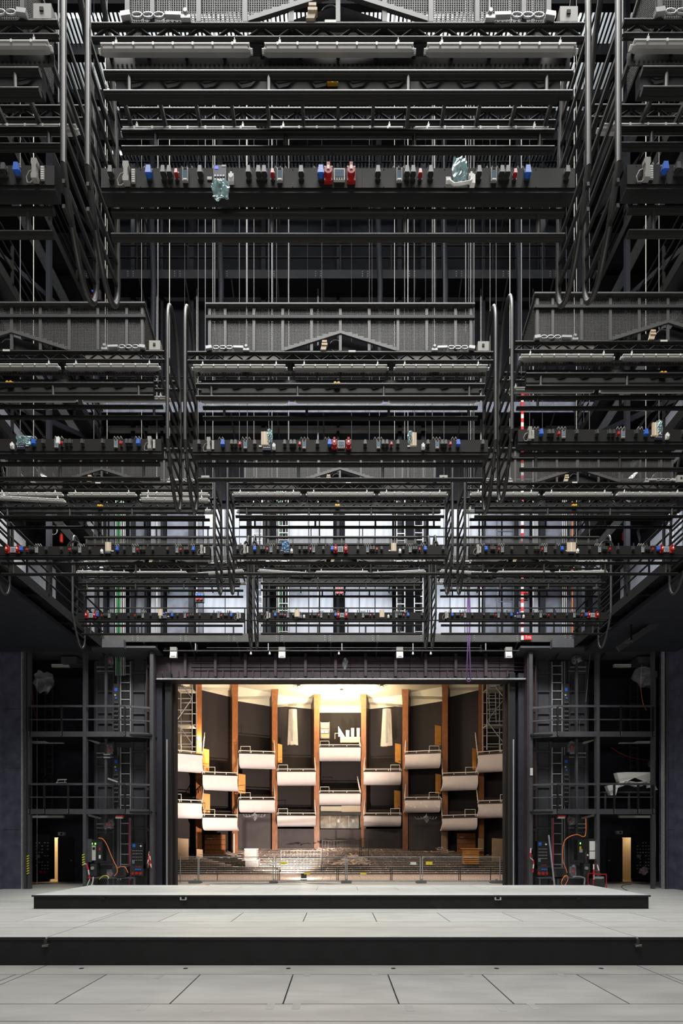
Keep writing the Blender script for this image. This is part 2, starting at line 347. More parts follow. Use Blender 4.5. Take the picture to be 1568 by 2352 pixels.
# vertical pipes and cable runs
def vrun(name, px, z0, z1, r, m, label, cat, group=None, Y=20.6):
    whole(name, MB(m).tube((X(px,Y), Y, z0), (X(px,Y), Y, z1), r, 6), label, cat, group)
for k, (px, m) in enumerate(((266,'white'),(270,'green'),(274,'green'),(278,'white'),(283,'white'),(287,'silver'))):
    vrun('cable', px, 9.0, 17.4, 0.022, m, ['white cable leftmost of the run', 'green cable left one of two', 'green cable right one of two', 'white cable just right of the green pair', 'white cable next but one right of the green pair', 'silver cable rightmost of the run'][k] + ' on the left back wall', 'cable', 'cables climbing the left part of the back wall')
for k, (px, m) in enumerate(((636,'galv'),(640,'green'),(644,'green'),(648,'silver'),(656,'galv'))):
    vrun('cable', px, 10.4, 17.4, 0.018, m, ['grey cable leftmost of the run', 'green cable left one of two', 'green cable right one of two', 'silver cable right of the green pair', 'grey cable rightmost of the run'][k] + ' between the lit centre panels', 'cable', 'cables climbing between the lit centre panels')
for k, px in enumerate((1292, 1296, 1300)):
    vrun('pipe', px, 10.0, 17.4, 0.016, 'white', ['left', 'middle', 'right'][k] + ' one of three thin white pipes on the right back wall', 'pipe', 'white pipes on the right of the back wall')
vrun('pipe', 1314, 10.0, 17.4, 0.035, 'orange', 'orange pipe on the right side of the back wall', 'pipe')
for k, px in enumerate((360, 452, 730, 1104, 1224)):
    vrun('conduit', px, 10.0, 26, 0.035, 'galv', ['leftmost', 'second from left', 'middle', 'second from right', 'rightmost'][k] + ' galvanised conduit of five climbing the back wall', 'conduit', 'conduits on the back wall')
def ladder(px, z0, z1, w_, Y, m, label, pitch=0.3, cat='ladder', name='ladder'):
    x = X(px, Y); t = root(name, label, cat, (x, Y, z0))
    h = z1 - z0
    for s in (-1, 1): MB(m).box(s*w_/2-.02, s*w_/2+.02, -.03, .03, 0, h).build('side_rail', t)
    rg = MB(m).box(-w_/2, w_/2, -.015, .015, -.015, .015).mesh('rung')
    for k in range(1, int(h/pitch)+1): inst('rung', rg, t, (0, 0, k*pitch - pitch/2))
    return t
ladder(592, 10.4, 16.5, 0.36, 20.6, 'galv', 'galvanised cable ladder beside the lit panels left of the centre bridge gap')
ladder(651, 10.4, 16.5, 0.40, 20.55, 'galv', 'galvanised cable ladder just left of the middle lit panels')
ladder(920, 10.4, 16.5, 0.34, 20.6, 'galv', 'galvanised cable ladder just right of the middle lit panels')
ladder(961, 10.4, 16.5, 0.36, 20.55, 'galv', 'galvanised cable ladder beside the right steel column of the back wall')
ladder(1160, 10.4, 17.0, 0.7, 20.6, 'towers', 'black wide ladder left of the red and white measuring staff', 0.5)
# measuring staff
t = root('measuring_staff', 'red and white striped measuring staff on the back wall with a red tag', 'staff', (X(1199,19.6), 19.6, H(1470,19.6)))
H0_, H1_ = H(1470,19.6), H(905, 19.6); n = 60; dz = (H1_-H0_)/n
mb = MB('tapew')
for k in range(n): mb.use('taper' if k % 2 else 'tapew').box(-.05, .05, -.02, .02, k*dz, (k+1)*dz)
mb.build('staff', t)
MB('taper').box(0.06, 0.38, -.03, .0, 0.0, .2).build('tag', t)
def text(s, size, loc, m, parent, name='lettering', rot=(R(90),0,0), ext=0.003):
    c = bpy.data.curves.new(name, 'FONT'); c.body = s; c.size = size; c.extrude = ext; c.align_x = 'CENTER'; c.align_y = 'CENTER'
    o = bpy.data.objects.new(name, c); C.objects.link(o); dg = bpy.context.evaluated_depsgraph_get()
    me = bpy.data.meshes.new_from_object(o.evaluated_get(dg)); bpy.data.objects.remove(o)
    me.materials.clear(); me.materials.append(M[m]); o = bpy.data.objects.new(name, me); C.objects.link(o)
    o.parent = parent; o.location = loc; o.rotation_euler = rot; return o
text('1m', 0.19, (0.22, -0.034, 0.1), 'white', t)
# galleries across the back wall
def xgallery(name, label, z, x0, x1, y0=19.7, y1=20.9, fasc=0.34, rails=(0.55, 1.05), m='fascia', pitch=2.1, bolts=True):
    t = root(name, label, 'gallery', ((x0+x1)/2, y0, z)); cx = (x0+x1)/2; w = (x1-x0)/2
    n = max(1, int((x1-x0)/1.9)); dx = 2*w/n
    fp = MB(m).box(.006, dx-.006, -.04, 0, -fasc, 0).mesh('fascia_panel')
    for k in range(n): inst('fascia_panel', fp, t, (-w+k*dx, 0, 0))
    MB('black').box(-w, w, 0, y1-y0, -.08, -.03).build('deck', t)
    for rz in rails: MB('tube').box(-w, w, -.02, .02, rz-.02, rz+.02).build('rail', t)
    pm = MB('tube').box(-.025, .025, -.025, .025, -.1, rails[-1] if rails else 0.2).mesh('rail_post')
    if rails:
        k = -w+.1
        while k < w: inst('rail_post', pm, t, (k, 0, 0)); k += pitch
    br = MB('black').bar((0, -.02, -.1), (0, y1-y0, -.75), .05, .08).mesh('bracket')
    k = -w+.4
    while k < w: inst('bracket', br, t, (k, 0, -fasc+.1)); k += 1.9
    if bolts:
        bm_ = MB('silver')
        for k in range(n+1):
            for q in (-.11, .11):
                for r_ in (-.27, -.18, -.09): bm_.box(-w+k*dx+q-.012, -w+k*dx+q+.012, -.055, -.04, r_-.012, r_+.012)
        bm_.build('bolt', t)
    return t
xgallery('proscenium_gallery', 'grey steel gallery running across directly above the proscenium', 10.39, -10.2, 11.3)
xgallery('wall_gallery', 'second slim gallery with pale rails across the lit back wall', 13.55, -9.6, 9.9, fasc=.2, rails=(0.45, 0.8, 1.15), bolts=False)
xgallery('loft_gallery', 'bolted grey gallery across the loft wall level with the second bridges', H(925, 19.9), -10.5, 10.8, y0=19.9, fasc=.42, m='bluepan2')
whole('wall_beam', MB('grey').box(X(250,20.8), X(1290,20.8), 20.7, 20.85, H(993,20.8), H(987,20.8)), 'thin pale beam across the loft wall behind the second row consoles', 'beam')
xgallery('high_gallery', 'high bolted gallery crossing the dark loft above the second bridges', H(622, 20.0), -10.5, 10.8, y0=20.0, fasc=.36, m='fascd')
xgallery('top_gallery', 'topmost narrow gallery of the loft under the gridiron', 29.0, -10.5, 10.8, y0=20.0, fasc=.25, bolts=False, m='fascd')
# ================================================================ SIDE GALLERIES
def sgallery(s, z, label, y0=3.0, y1=19.5):
    xi = s*9.5; t = root('side_gallery', label, 'gallery', (xi, y0, z)); L = y1-y0
    MB('black').box(min(0, s*1.9), max(0, s*1.9), 0, L, -.12, -.05).build('deck', t)
    MB('tube').box(-.03, .03, 0, L, -.32, 0).build('fascia', t)
    for rz in (.35, .7, 1.1): MB('tube').tube((0, 0, rz), (0, L, rz), .03, 8).build('rail', t)
    pm = MB('tube').box(-.03, .03, -.03, .03, -.1, 1.1).mesh('rail_post')
    for k in range(10): inst('rail_post', pm, t, (0, .6+k*1.75, 0))
    jm = MB('tube').box(min(0, s*1.9), max(0, s*1.9), -.05, .05, -.34, -.12).mesh('joist')
    for k in range(9): inst('joist', jm, t, (0, .6+k*1.95, 0))
    MB('galv').box(min(s*.5, s*.8), max(s*.5, s*.8), L*.55, L-.8, -.40, -.35).build('cable_tray', t)
    return t
lev = [(10.05, 'lowest'), (13.9, 'second'), (18.2, 'third'), (22.4, 'fourth'), (26.6, 'fifth')]
for s, nm in ((-1, 'left'), (1, 'right')):
    for z, k in lev: sgallery(s, z, '%s black steel side gallery from below on the %s of the fly tower' % (k, nm))
    for k in range(4):
        for z in (10.4, 14.2):
            y = 12.2+k*1.85
            whole('wall_panel', MB('bluepan').box(min(s*11.3, s*11.38), max(s*11.3, s*11.38), y, y+1.6, z, z+2.4), 'pale panel on the %s wall behind the side gallery rails' % nm, 'panel', 'pale panels behind the %s side gallery' % nm)
    for k in range(5):
        x = s*(9.62+0.0); y = 6.5+k*3.2
        mb = MB('colb').box(x-.07, x+.07, y-.07, y+.07, 9.8, 31)
        whole('steel_column', mb, '%s black column carrying the %s side galleries' % (['nearest', 'second nearest', 'middle', 'fourth nearest', 'farthest'][k], nm), 'column', 'columns of the %s side galleries' % nm)
    # diagonal braces of the upper galleries
    for k in range(4):
        z = 14.2+k*4.2
        mb = MB('colb').bar((s*9.9, 13.0, z), (s*9.9, 19.3, z+3.8), .09, .14)
        whole('steel_brace', mb, '%s black diagonal brace between side galleries on the %s' % (['lowest', 'second lowest', 'third lowest', 'topmost'][k], nm), 'brace', 'diagonal braces of the %s side galleries' % nm)
    mb = MB('towers')
    mb.box(min(s*8.6,s*11.4), max(s*8.6,s*11.4), 19.4, 19.6, 9.72, 10.05).box(min(s*7.4,s*13.6), max(s*7.4,s*13.6), 19.6, 20.9, 9.78, 9.86)
    whole('tower_roof_beam', mb, 'black roof beam on top of the %s portal tower' % nm, 'beam')
    whole('portal_lintel', MB('wallb').box(min(s*9.9,s*13.6), max(s*9.9,s*13.6), 3.0, 19.4, 9.55, 9.7), 'dark soffit over the %s side stage' % nm, 'soffit')
# loft gridiron with lamps above it
mb = MB('dgrey')
for k in range(150): x = -11.2+k*.15; mb.box(x-.03, x+.03, 6.0, 21.0, 31.0, 31.06)
g = mb.build('gridiron_slats'); g['kind'] = 'stuff'; tag(g, 'dark slatted steel gridiron closing the top of the fly tower', 'gridiron')
for k in range(14):
    y = 7.0+k*1.07
    whole('grid_beam', MB('black').box(-11.4, 11.4, y-.09, y+.09, 30.6, 31.0), 'dark cross beam under the gridiron', 'beam', 'beams under the gridiron')
tb = MB('emitw').tube((-.75, 0, 0), (.75, 0, 0), .03, 6).use('lamp').box(-.8, .8, -.06, .06, .03, .09).mesh('tube_lamp')
for k in range(8):
    for q in range(5):
        o = inst('tube_lamp', tb, None, (-8.6+q*4.1+random.uniform(-.6,.6), 8.6+k*1.7, 31.1))
        tag(o, 'lit tube lamp glimpsed through the gridiron slats', 'lamp', 'tube lamps above the gridiron')
for q in range(6):
    o = inst('tube_lamp', tb, None, (-8.5+q*3.4, 20.45, 28.83)); tag(o, 'lit tube lamp under the top gallery of the loft', 'lamp', 'tube lamps under the top gallery')
# ================================================================ LIGHTING BRIDGES
HW = 2.62
BM = {}
def proto():
    mb = MB('tube')
    for y in (0, .68):
        BMn = MB('tube')
        o_ = .13 if y else 0; BMn.tube((-HW, y, o_), (HW, y, o_), .030, 8).tube((-HW, y, o_-.14), (HW, y, o_-.14), .026, 8)
        n = 32; dx = 2*HW/n
        for k in range(n):
            za, zb = (-.13, -.01) if k % 2 == 0 else (-.01, -.13)
            BMn.tube((-HW+k*dx, y, za+o_), (-HW+(k+1)*dx, y, zb+o_), .014, 5)
        BM['truss%d' % (y > 0)] = BMn.mesh('truss')
    BM['joist'] = MB('black').box(-.018, .018, .03, .66, -.20, -.14).mesh('joist')
    mb = MB('screen').box(-HW+.1, HW-.1, .09, .10, -.30, -.17)
    mb.use('dark')
    k = -2.45
    while k < 2.45: mb.box(k, k+.018, .085, .092, -.275, -.255); k += .05
    BM['tray'] = mb.mesh('perforated_tray')
    def guard(z0, z1, w, posts, y, r=.034):
        mb = MB('tube').tube((-w, y, z0), (w, y, z0), r, 10).tube((-w, y, z1), (w, y, z1), r, 10)
        mb.use('loop')
        for x in posts: mb.tube((x, y, z1), (x, y, z0), .024, 8)
        return mb
    BM['guard0'] = guard(-.61, -.82, 2.46, (-2.2, -.73, .74, 2.2), -.06).mesh('guard_rail')
    BM['guard1'] = guard(-.61, -.80, 2.46, (-2.08, -.6, .87, 2.3), .36).mesh('guard_rail')
    BM['guard2'] = guard(-1.80, -2.06, 2.48, (-2.2, -.73, .74, 2.2), .15, .035).mesh('guard_rail')
    mb = MB('under').box(-2.4, 2.4, .06, .14, -.62, -.40)
    mb.use('dgrey')
    for k in range(12): x = -2.2+k*.4; mb.path([(x-.12, .05, -.46), (x-.04, .04, -.53), (x+.06, .04, -.51), (x+.15, .05, -.45)], .010, 5)
    BM['trough'] = mb.mesh('cable_trough')
    mb = MB('yellow')
    for x in (-.09, -.03): mb.cyl((x, .06, -.50), 'y', .024, -.06, 8)
    mb.box(-.115, .0, .03, .06, -.54, -.47); BM['plug'] = mb.mesh('yellow_plug')
    mb = MB('console').box(-2.55, 2.55, .04, .17, -1.66, -1.45)
    mb.use('dark')
    for x in (-.64, .26): mb.box(x-.002, x+.002, .038, .041, -1.66, -1.45)
    for k in range(16):
        for z in (-1.462, -1.648): mb.box(-2.45+k*.327-.004, -2.45+k*.327+.004, .037, .041, z-.004, z+.004)
    mb.use('under').box(-2.55, 2.55, .05, .17, -1.70, -1.661)
    BM['console'] = mb.mesh('console_box')
    # ladder loop: closed steel hoop in the depth plane
    pts = [(0,-1.5),(0,.0),(0,.5),(.012,.70),(.05,.85),(.12,.94),(.20,.955),(.29,.91),(.39,.78),(.49,.55),(.57,.25),(.63,-.15),(.67,-.7),(.69,-1.4),(.70,-1.9),(.69,-2.12),(.63,-2.27),(.53,-2.34),(.42,-2.31),(.32,-2.20),(.20,-2.0),(.10,-1.78),(.03,-1.6),(0,-1.5)]
    sp = []
    for i in range(len(pts)-1):
        p0, p1, p2, p3 = pts[max(i-1,0)], pts[i], pts[i+1], pts[min(i+2, len(pts)-1)]
        for t in (0, .33, .67): sp.append((0, *[.5*((2*p1[j])+(-p0[j]+p2[j])*t+(2*p0[j]-5*p1[j]+4*p2[j]-p3[j])*t*t+(-p0[j]+3*p1[j]-3*p2[j]+p3[j])*t**3) for j in (0, 1)]))
    sp.append((0, *pts[-1]))
    sm = [sp[0]] + [tuple((sp[i-1][j]+2*sp[i][j]+sp[i+1][j])/4 for j in range(3)) for i in range(1, len(sp)-1)] + [sp[-1]]
    BM['hoop'] = MB('loop').path(sm, .032, 10).mesh('ladder_hoop')
    BM['rung'] = MB('tube').bar((0, 0, 0), (0, .69, -.04), .03, .045).mesh('ladder_rung')
    BM['upright'] = MB('tube').box(-.025, .025, .32, .37, -2.05, 0).mesh('ladder_upright')
    # perforated screen, real wires
    W_, Zt, Zb = 2.27, .80, .03; tri = lambda x: max(Zb, Zb+.30*(1-abs(x)/.95))
    posts = [-W_+.03, -1.976, -1.482, -.988, -.494, 0, .494, .988, 1.482, 1.976, W_-.03]
    mb = MB('screen2'); p = .0245; k = 0; x = -W_
    while x < W_:
        mb.box(x-.0045, x+.0045, -.002, .004, tri(x), Zt); x += p
    z = Zb
    while z < Zt:
        if z < Zb+.30:
            xa = .95*(1-(z-Zb)/.30); mb.box(-W_, -xa, .0045, .008, z-.0045, z+.0045); mb.box(xa, W_, .0045, .008, z-.0045, z+.0045)
        else: mb.box(-W_, W_, .0045, .008, z-.0045, z+.0045)
        z += p
    BM['mesh'] = mb.mesh('wire_mesh')
    mb = MB('screen')
    for s in (-1, 1):   # side returns
        for q in range(21): y = q*.0245; mb.box(s*W_-.004, s*W_+.004, y-.004, y+.004, Zb, Zt-.25*y)
        for q in range(31): z = Zb+q*.0245; mb.box(s*W_-.004, s*W_+.004, 0, .5, z-.004, z+.004)
        mb.bar((s*W_, 0, Zt), (s*W_, .52, Zt-.12), .05, .04)
    BM['ret'] = mb.mesh('side_mesh')
    mb = MB('screen')
    mb.box(-W_-.03, W_+.03, -.05, .03, Zt, Zt+.025)
    for x in posts: mb.box(x-.024, x+.024, -.02, .0, Zb, Zt)
    BM['frame'] = mb.mesh('screen_frame')
    BM['band'] = MB('under').box(-W_-.03, W_+.03, -.035, .01, .575, .625).mesh('screen_band')
    mb = MB('screen')
    for s in (-1, 1): mb.hexa([(s*.95, -.03, Zb-.01), (s*.95, 0, Zb-.01), (0, 0, Zb+.29), (0, -.03, Zb+.29), (s*.95, -.03, Zb+.04), (s*.95, 0, Zb+.04), (0, 0, Zb+.34), (0, -.03, Zb+.34)])
    for s in (-1, 1):     # stepped edge
        for k in range(9):
            x = .10+k*.1; z = Zb+.30*(1-x/.95)
            a, b = sorted((s*x, s*(x+.1))); mb.box(a, b, -.012, -.004, z, z+.055)
    BM['sill'] = mb.mesh('sloping_sill')
    BM['cover'] = MB('dark').prism([(-.98, .0), (.98, .0), (0, .32)], 'y', .05, .4).mesh('drive_cover')
    mb = MB('grey').box(-W_+.2, -1.1, .30, .32, .12, .30); mb.box(1.1, W_-.2, .30, .32, .12, .30).use('silver').box(-W_+.1, -.95, .28, .285, .30, .33).box(.95, W_-.1, .28, .285, .30, .33)
    BM['inner'] = mb.mesh('inner_duct')
    mb = MB('board').hexa([(-.34, -.04, .03), (-.25, -.04, .03), (-.25, 0, .03), (-.34, 0, .03), (-.31, -.04, .14), (-.22, -.04, .14), (-.22, 0, .14), (-.31, 0, .14)]).box(-.32, -.22, -.05, .0, .10, .13).box(-.31, -.23, -.05, 0, .15, .18)
    BM['wedge'] = mb.mesh('wooden_wedge')
    mb = MB('screen')
    mb.path([(-.08+.10*math.cos(a*math.pi/8), -.0, .13+.10*math.sin(a*math.pi/8)) for a in range(-6, 8)], .008, 5)
    BM['drum'] = mb.mesh('cable_drum_rim')
    for s in (-1, 1):
        mb = MB('silver'); x0 = s*1.68
        mb.bar((s*1.66, -.03, .07), (s*1.83, -.03, .075), .035).use('galv')
        for q in range(3):
            cx = s*(1.90+q*.115); mb.path([(cx+.055*math.cos(a*math.pi/4), -.03, .07+.028*math.sin(a*math.pi/4)) for a in range(9)], .011, 5, False)
        mb.use('silver').bar((s*2.20, -.03, .07), (s*2.30, -.03, .055), .05)
        BM['shackle%d' % s] = mb.mesh('turnbuckle')
    BM['anchor'] = MB('galv').box(-.05, .05, -.04, .02, .0, .035).cyl((0, -.05, .07), 'y', .022, .05, 8).box(-.02, .02, -.02, 0, .03, .11).mesh('rope_anchor')
    BM['jbox'] = MB('grey').box(2.36, 2.55, -.02, .09, .03, .19).use('dark').box(2.43, 2.47, -.03, -.019, .10, .14).mesh('junction_box')
    BM['plate'] = MB('plate').box(-.06, .06, -.036, -.03, -.01, .02).mesh('name_plate')
    # console fittings (front faces -y, origin on the console face)
    def sock(m, w_, h, r, lid):
        b = MB('dgrey' if m != 'white' else 'white').box(-w_/2, w_/2, -.012, 0, -h/2, h/2).use(m)
        b.prism(arc(0, -.005, r, 0, 360, 12)[:-1], 'y', -.045, -.012, True)
        b.hexa([(-r*.8, -.055, -r*.7), (r*.8, -.055, -r*.7), (r*.8, -.045, -r*.7), (-r*.8, -.045, -r*.7), (-r*.6, -.05, h/2+lid), (r*.6, -.05, h/2+lid), (r*.6, -.01, h/2+lid), (-r*.6, -.01, h/2+lid)])
        return b
    BM['k'] = sock('dgrey', .06, .085, .030, .012).use('grey').box(-.02, .02, -.008, -.002, .052, .066).use('dgrey').mesh('black_socket')
    BM['b'] = sock('blue', .06, .10, .038, .010).use('grey').box(-.03, .03, -.008, -.001, .06, .075).mesh('blue_socket')
    BM['r'] = sock('red', .045, .07, .022, .0).use('silver').box(-.024,-.017,-.016,-.01,-.035,-.028).box(.017,.024,-.016,-.01,-.035,-.028).box(.012,.022,-.016,-.01,.035,.045).mesh('small_red_socket')
    BM['R'] = MB('red').box(-.045, .045, -.03, 0, -.085, .075).prism(arc(0, -.01, .042, 0, 360, 14)[:-1], 'y', -.065, -.03, True).box(-.018, .018, -.04, -.01, .07, .105).use('white').box(-.014, .014, -.07, -.064, -.01, .03).use('silver').box(-.043,-.034,-.036,-.03,-.08,-.07).box(.034,.043,-.036,-.03,-.08,-.07).box(-.043,-.034,-.036,-.03,.055,.065).box(.034,.043,-.036,-.03,.055,.065).mesh('large_red_socket')
    BM['d'] = MB('grey').box(-.031, .031, -.02, 0, -.07, .07).use('glassy').box(-.024, .024, -.024, -.02, -.042, .042).use('silver').box(-.02, .02, -.026, -.02, -.066, -.05).use('dark').box(-.018, .018, -.026, -.02, .048, .064).mesh('meter_window')
    BM['s'] = MB('plate').box(-.06, .06, -.02, 0, -.062, .062).use('glassy').box(-.05, .05, -.024, -.02, -.03, .045).use('dark')
    for q in range(4): BM['s'].box(-.045+q*.026, -.032+q*.026, -.024, -.02, -.055, -.04)
    BM['s'] = BM['s'].mesh('meter_panel')
    mb = MB('grey').prism([(-.03, .10), (.03, .10), (.033, .05), (.022, .02), (.022, -.04), (.034, -.07), (.03, -.11), (-.03, -.11), (-.034, -.07), (-.022, -.04), (-.022, .02), (-.033, .05)], 'y', -.055, -.005)
    mb.path([(-.02, -.03, -.1), (-.05, -.03, -.13), (-.09, -.02, -.12), (-.10, -.02, -.06), (-.07, -.02, .0), (-.03, -.02, .02)], .006, 5)
    mb.box(.045, .085, -.012, 0, -.075, .075).use('white')
    for q in range(6): mb.box(.05, .08, -.015, -.012, -.068+q*.024, -.056+q*.024)
    BM['p'] = mb.mesh('intercom_handset')
    mb = MB('navy').box(-.07, .07, -.018, 0, -.10, .10).use('emitb').box(-.055, -.015, -.02, -.018, .055, .085).use('silver')
    for q in range(8): mb.prism(arc(-.048+(q % 4)*.03, -.02 if q < 4 else -.06, .011, 0, 360, 6)[:-1], 'y', -.024, -.018)
    mb.use('plate').box(.02, .065, -.02, -.018, .08, .1)
    BM['n'] = mb.mesh('control_keypad')
    BM['w'] = MB('white').box(-.028, .028, -.03, 0, -.055, .03).prism(arc(0, -.01, .025, 0, 360, 8)[:-1], 'y', -.045, -.03).box(-.01, .01, -.03, 0, .03, .05).mesh('white_socket')
    BM['l'] = MB('plate').box(-.025, .025, -.008, 0, -.014, .014).mesh('label_plate')
    def cl(n):
        mb = MB('grey')
        for q in range(n): x = (q-(n-1)/2)*.055; mb.path([(x-.02, .12, 0), (x-.018, .1, .06), (x, .09, .085), (x+.018, .1, .06), (x+.02, .12, 0)], .009, 5, False)
        return mb.mesh('cable_loop')
    BM['c2'] = cl(2); BM['c3'] = cl(3)
    BM['ant'] = MB('dgrey').box(-.012, .012, .05, .07, 0, .1).mesh('cable_stub')
    # batten light
    prof = [(-.032, .03), (-.030, -.012), (-.018, -.034), (.018, -.034), (.030, -.012), (.032, .03)]
    mb = MB('lampc').prism(prof, 'x', -.765, .765)
    for s in (-1, 1):
        a = [(s*.765, y, z) for y, z in prof]; b = [(s*.80, y*.6, z*.6) for y, z in prof]
        nn = len(prof); fs = [(i, (i+1) % nn, nn+(i+1) % nn, nn+i) for i in range(nn)]
        mb.add(a+b, fs).add(b, [tuple(range(nn))])
    BM['diff'] = mb.mesh('diffuser')
    mb = MB('lampt').box(-.79, .79, -.037, .037, .03, .042)
    for q in range(7): mb.box(-.66+q*.21, -.64+q*.21, -.041, -.035, .014, .044)
    BM['hous'] = mb.use('lamp').prism([(-.03, .042), (.03, .042), (.02, .056), (-.02, .056)], 'x', -.77, .77).mesh('housing')
    mb = MB('lampt').box(-.012, .012, -.02, .02, .07, .10).use('plate').path([(0, -.01, .09), (0, -.02, .115), (0, 0, .13), (0, .015, .12)], .006, 5)
    BM['hook'] = mb.mesh('hanger_hook')
    BM['cap'] = MB('lampt').prism(arc(0, -.0, .022, 0, 360, 8)[:-1], 'x', -.02, .02).mesh('cable_gland')
proto()
def batten(loc, label, rot=None, group=None, sc_=None):
    t = thing('batten_light', label, 'light', loc, group, rot)
    if sc_: t.scale = sc_
    inst('diffuser', BM['diff'], t); inst('housing', BM['hous'], t)
    for s in (-1, 1):
        inst('hanger_hook', BM['hook'], t, (s*.63, 0, 0)); inst('cable_gland', BM['cap'], t, (s*.80, 0, 0))
    return t
LAY_C = [('k',258),('p',294),('b',345),('k',378),('k',392),('r',408),('d',427),('k',462),('l',482),('n',506),('w',532),('k',572),('k',595),('k',608),('r',627),('d',643),('k',692),('b',737),('R',754),('s',779),('R',806),('k',867),('d',916),('k',933),('k',947),('r',963),('k',987),('l',1028),('w',1080),('k',1097),('d',1132),('k',1149),('k',1162),('r',1179),('b',1208),('k',1298)]
LAY_C = [(k, (px-776)/213.0) for k, px in LAY_C]
LAY_R = [('k',1074),('p',1094),('b',1113),('k',1126),('k',1132),('r',1142),('d',1151),('k',1172),('k',1206),('k',1226),('k',1233),('r',1241),('d',1250),('k',1271),('b',1287),('l',1299),('n',1309),('w',1323),('k',1350),('d',1374),('k',1382),('k',1388),('r',1396),('k',1415),('k',1450),('d',1473),('k',1480),('k',1486),('r',1494),('b',1507),('R',1515),('s',1527),('R',1539)]
LAY_R = [(k, (px-776)/96.4-5.66) for k, px in LAY_R]
LAY_L = [(k, -x) for k, x in LAY_R]
ROWN = ['nearest', 'second', 'third', 'farthest']
GRIDZ = 31.0
def bridge(Xc, Y, zT, side_, row, lights=True):
    nm = '%s row %s' % (ROWN[row], side_)
    t = thing('lighting_bridge', '%s lighting bridge in the %s row, with sockets along its black console' % ({'left': 'left', 'centre': 'centre', 'right': 'right'}[side_], ROWN[row]), 'lighting bridge', (Xc, Y, zT))
    for k in ('truss0', 'truss1'): inst('truss', BM[k], t)
    for q in range(13): inst('joist', BM['joist'], t, (-2.46+q*.41, 0, 0))
    inst('perforated_tray', BM['tray'], t); inst('cable_trough', BM['trough'], t)
    for k in ('guard0', 'guard1', 'guard2'): inst('guard_rail', BM[k], t)
    if row < 3: inst('yellow_plug', BM['plug'], t)
    c = inst('console_box', BM['console'], t)
    nmz = dict(k='black_socket', b='blue_socket', r='small_red_socket', R='large_red_socket', d='meter_window', s='meter_panel', p='intercom_handset', n='control_keypad', w='white_socket', l='label_plate')
    lay = {'left': LAY_L, 'centre': LAY_C, 'right': LAY_R}[side_]
    for k, x in lay:
        if abs(x) > 2.5: continue
        dz = {'w': -.03, 'l': -.02, 'r': -.01, 'p': .0}.get(k, .005)
        inst(nmz[k], BM[k], c, (x, .04, -1.545+dz))
        if k in 'bd' and abs(x) < 2.3: inst('cable_loop', BM['c3' if k == 'd' else 'c2'], c, (x-.05 if k == 'b' else x+.0, 0, -1.45))
        elif k == 'k' and row > 1 and random.random() < .45: inst('cable_stub', BM['ant'], c, (x+.06, .04, -1.45))
    for s in (-1, 1):
        h = inst('ladder_hoop', BM['hoop'], t, (s*(HW+.05), 0, 0))
        for q in range(8): inst('ladder_rung', BM['rung'], h, (0, 0, -.05-q*.27))
    inst('wire_mesh', BM['mesh'], t); inst('side_mesh', BM['ret'], t); inst('screen_frame', BM['frame'], t); inst('screen_band', BM['band'], t)
    inst('sloping_sill', BM['sill'], t); inst('drive_cover', BM['cover'], t); inst('inner_duct', BM['inner'], t)
    inst('wooden_wedge', BM['wedge'], t); inst('cable_drum_rim', BM['drum'], t)
    inst('junction_box', BM['jbox'], t); inst('name_plate', BM['plate'], t, (-.08 if side_ != 'centre' or row == 0 else .2, 0, 0))
    for s in (-1, 1):
        inst('turnbuckle', BM['shackle%d' % s], t)
        x = s*1.61; inst('rope_anchor', BM['anchor'], t, (x, -.02, 0))
        whole('steel_rope', MB('rope').tube((Xc+x, Y-.02, zT+.1), (Xc+x, Y-.02, GRIDZ), .0068 if row < 2 else .010, 5), 'pale steel rope holding the %s end of the %s bridge in the %s row' % ('left' if s < 0 else 'right', side_, ROWN[row]), 'rope')
        whole('steel_rope', MB('ropeD').tube((Xc+s*2.3, Y+.55, zT-.0), (Xc+s*2.3, Y+.55, GRIDZ), .012, 5), 'dark rear rope holding the %s end of the %s bridge in the %s row' % ('left' if s < 0 else 'right', side_, ROWN[row]), 'rope')
    pos = ['left', 'middle', 'right']
    tilt = {(2, 'left', 0): -.0, (3, 'left', 0): .03, (3, 'left', 2): -.075, (3, 'centre', 0): .07, (3, 'centre', 2): -.05, (3, 'right', 0): .06, (3, 'right', 2): -.03}
    for q, x in enumerate((-1.73, .01, 1.735)):
        a = tilt.get((row, side_, q), 0.0)
        batten((Xc+x, Y, zT-.265), 'grey %s batten light under the front truss of the %s bridge, %s row' % (pos[q], side_, ROWN[row]), (0, a, 0) if a else None)
        batten((Xc+x-.03, Y+.60, zT-.265), 'dim %s batten light under the rear truss of the %s bridge, %s row' % (pos[q], side_, ROWN[row]))
    return t
RIGS = [(5.16, [(-5.60, 10.61), (0.0, 10.58), (5.66, 10.62)]),
        (8.31, [(-5.60, 10.30), (0.04, 10.285), (5.66, 10.465)]),
        (11.47, [(-5.60, 10.385), (0.045, 10.395), (5.68, 10.395)]),
        (14.74, [(-5.42, 10.36), (0.11, 10.37), (5.65, 10.37)])]
BR = {}
for r_, (Y, us) in enumerate(RIGS):
    for (xc, zt), sd in zip(us, ('left', 'centre', 'right')):
        bridge(xc, Y, zt, sd, r_); BR[(r_, sd)] = (xc, Y, zt)
# a loose pair of lights below the third row left bridge
xc, Y, zt = BR[(2, 'left')]
batten((X(402, Y-.1), Y-.12, H(1151, Y-.1)), 'pale batten light hanging loose below the right end of the third row left bridge', (0, .01, 0))
batten((X(72, Y-.1), Y-.12, H(1150, Y-.1)), 'pale batten light hanging askew below the left end of the third row left bridge', (0, .05, 0))
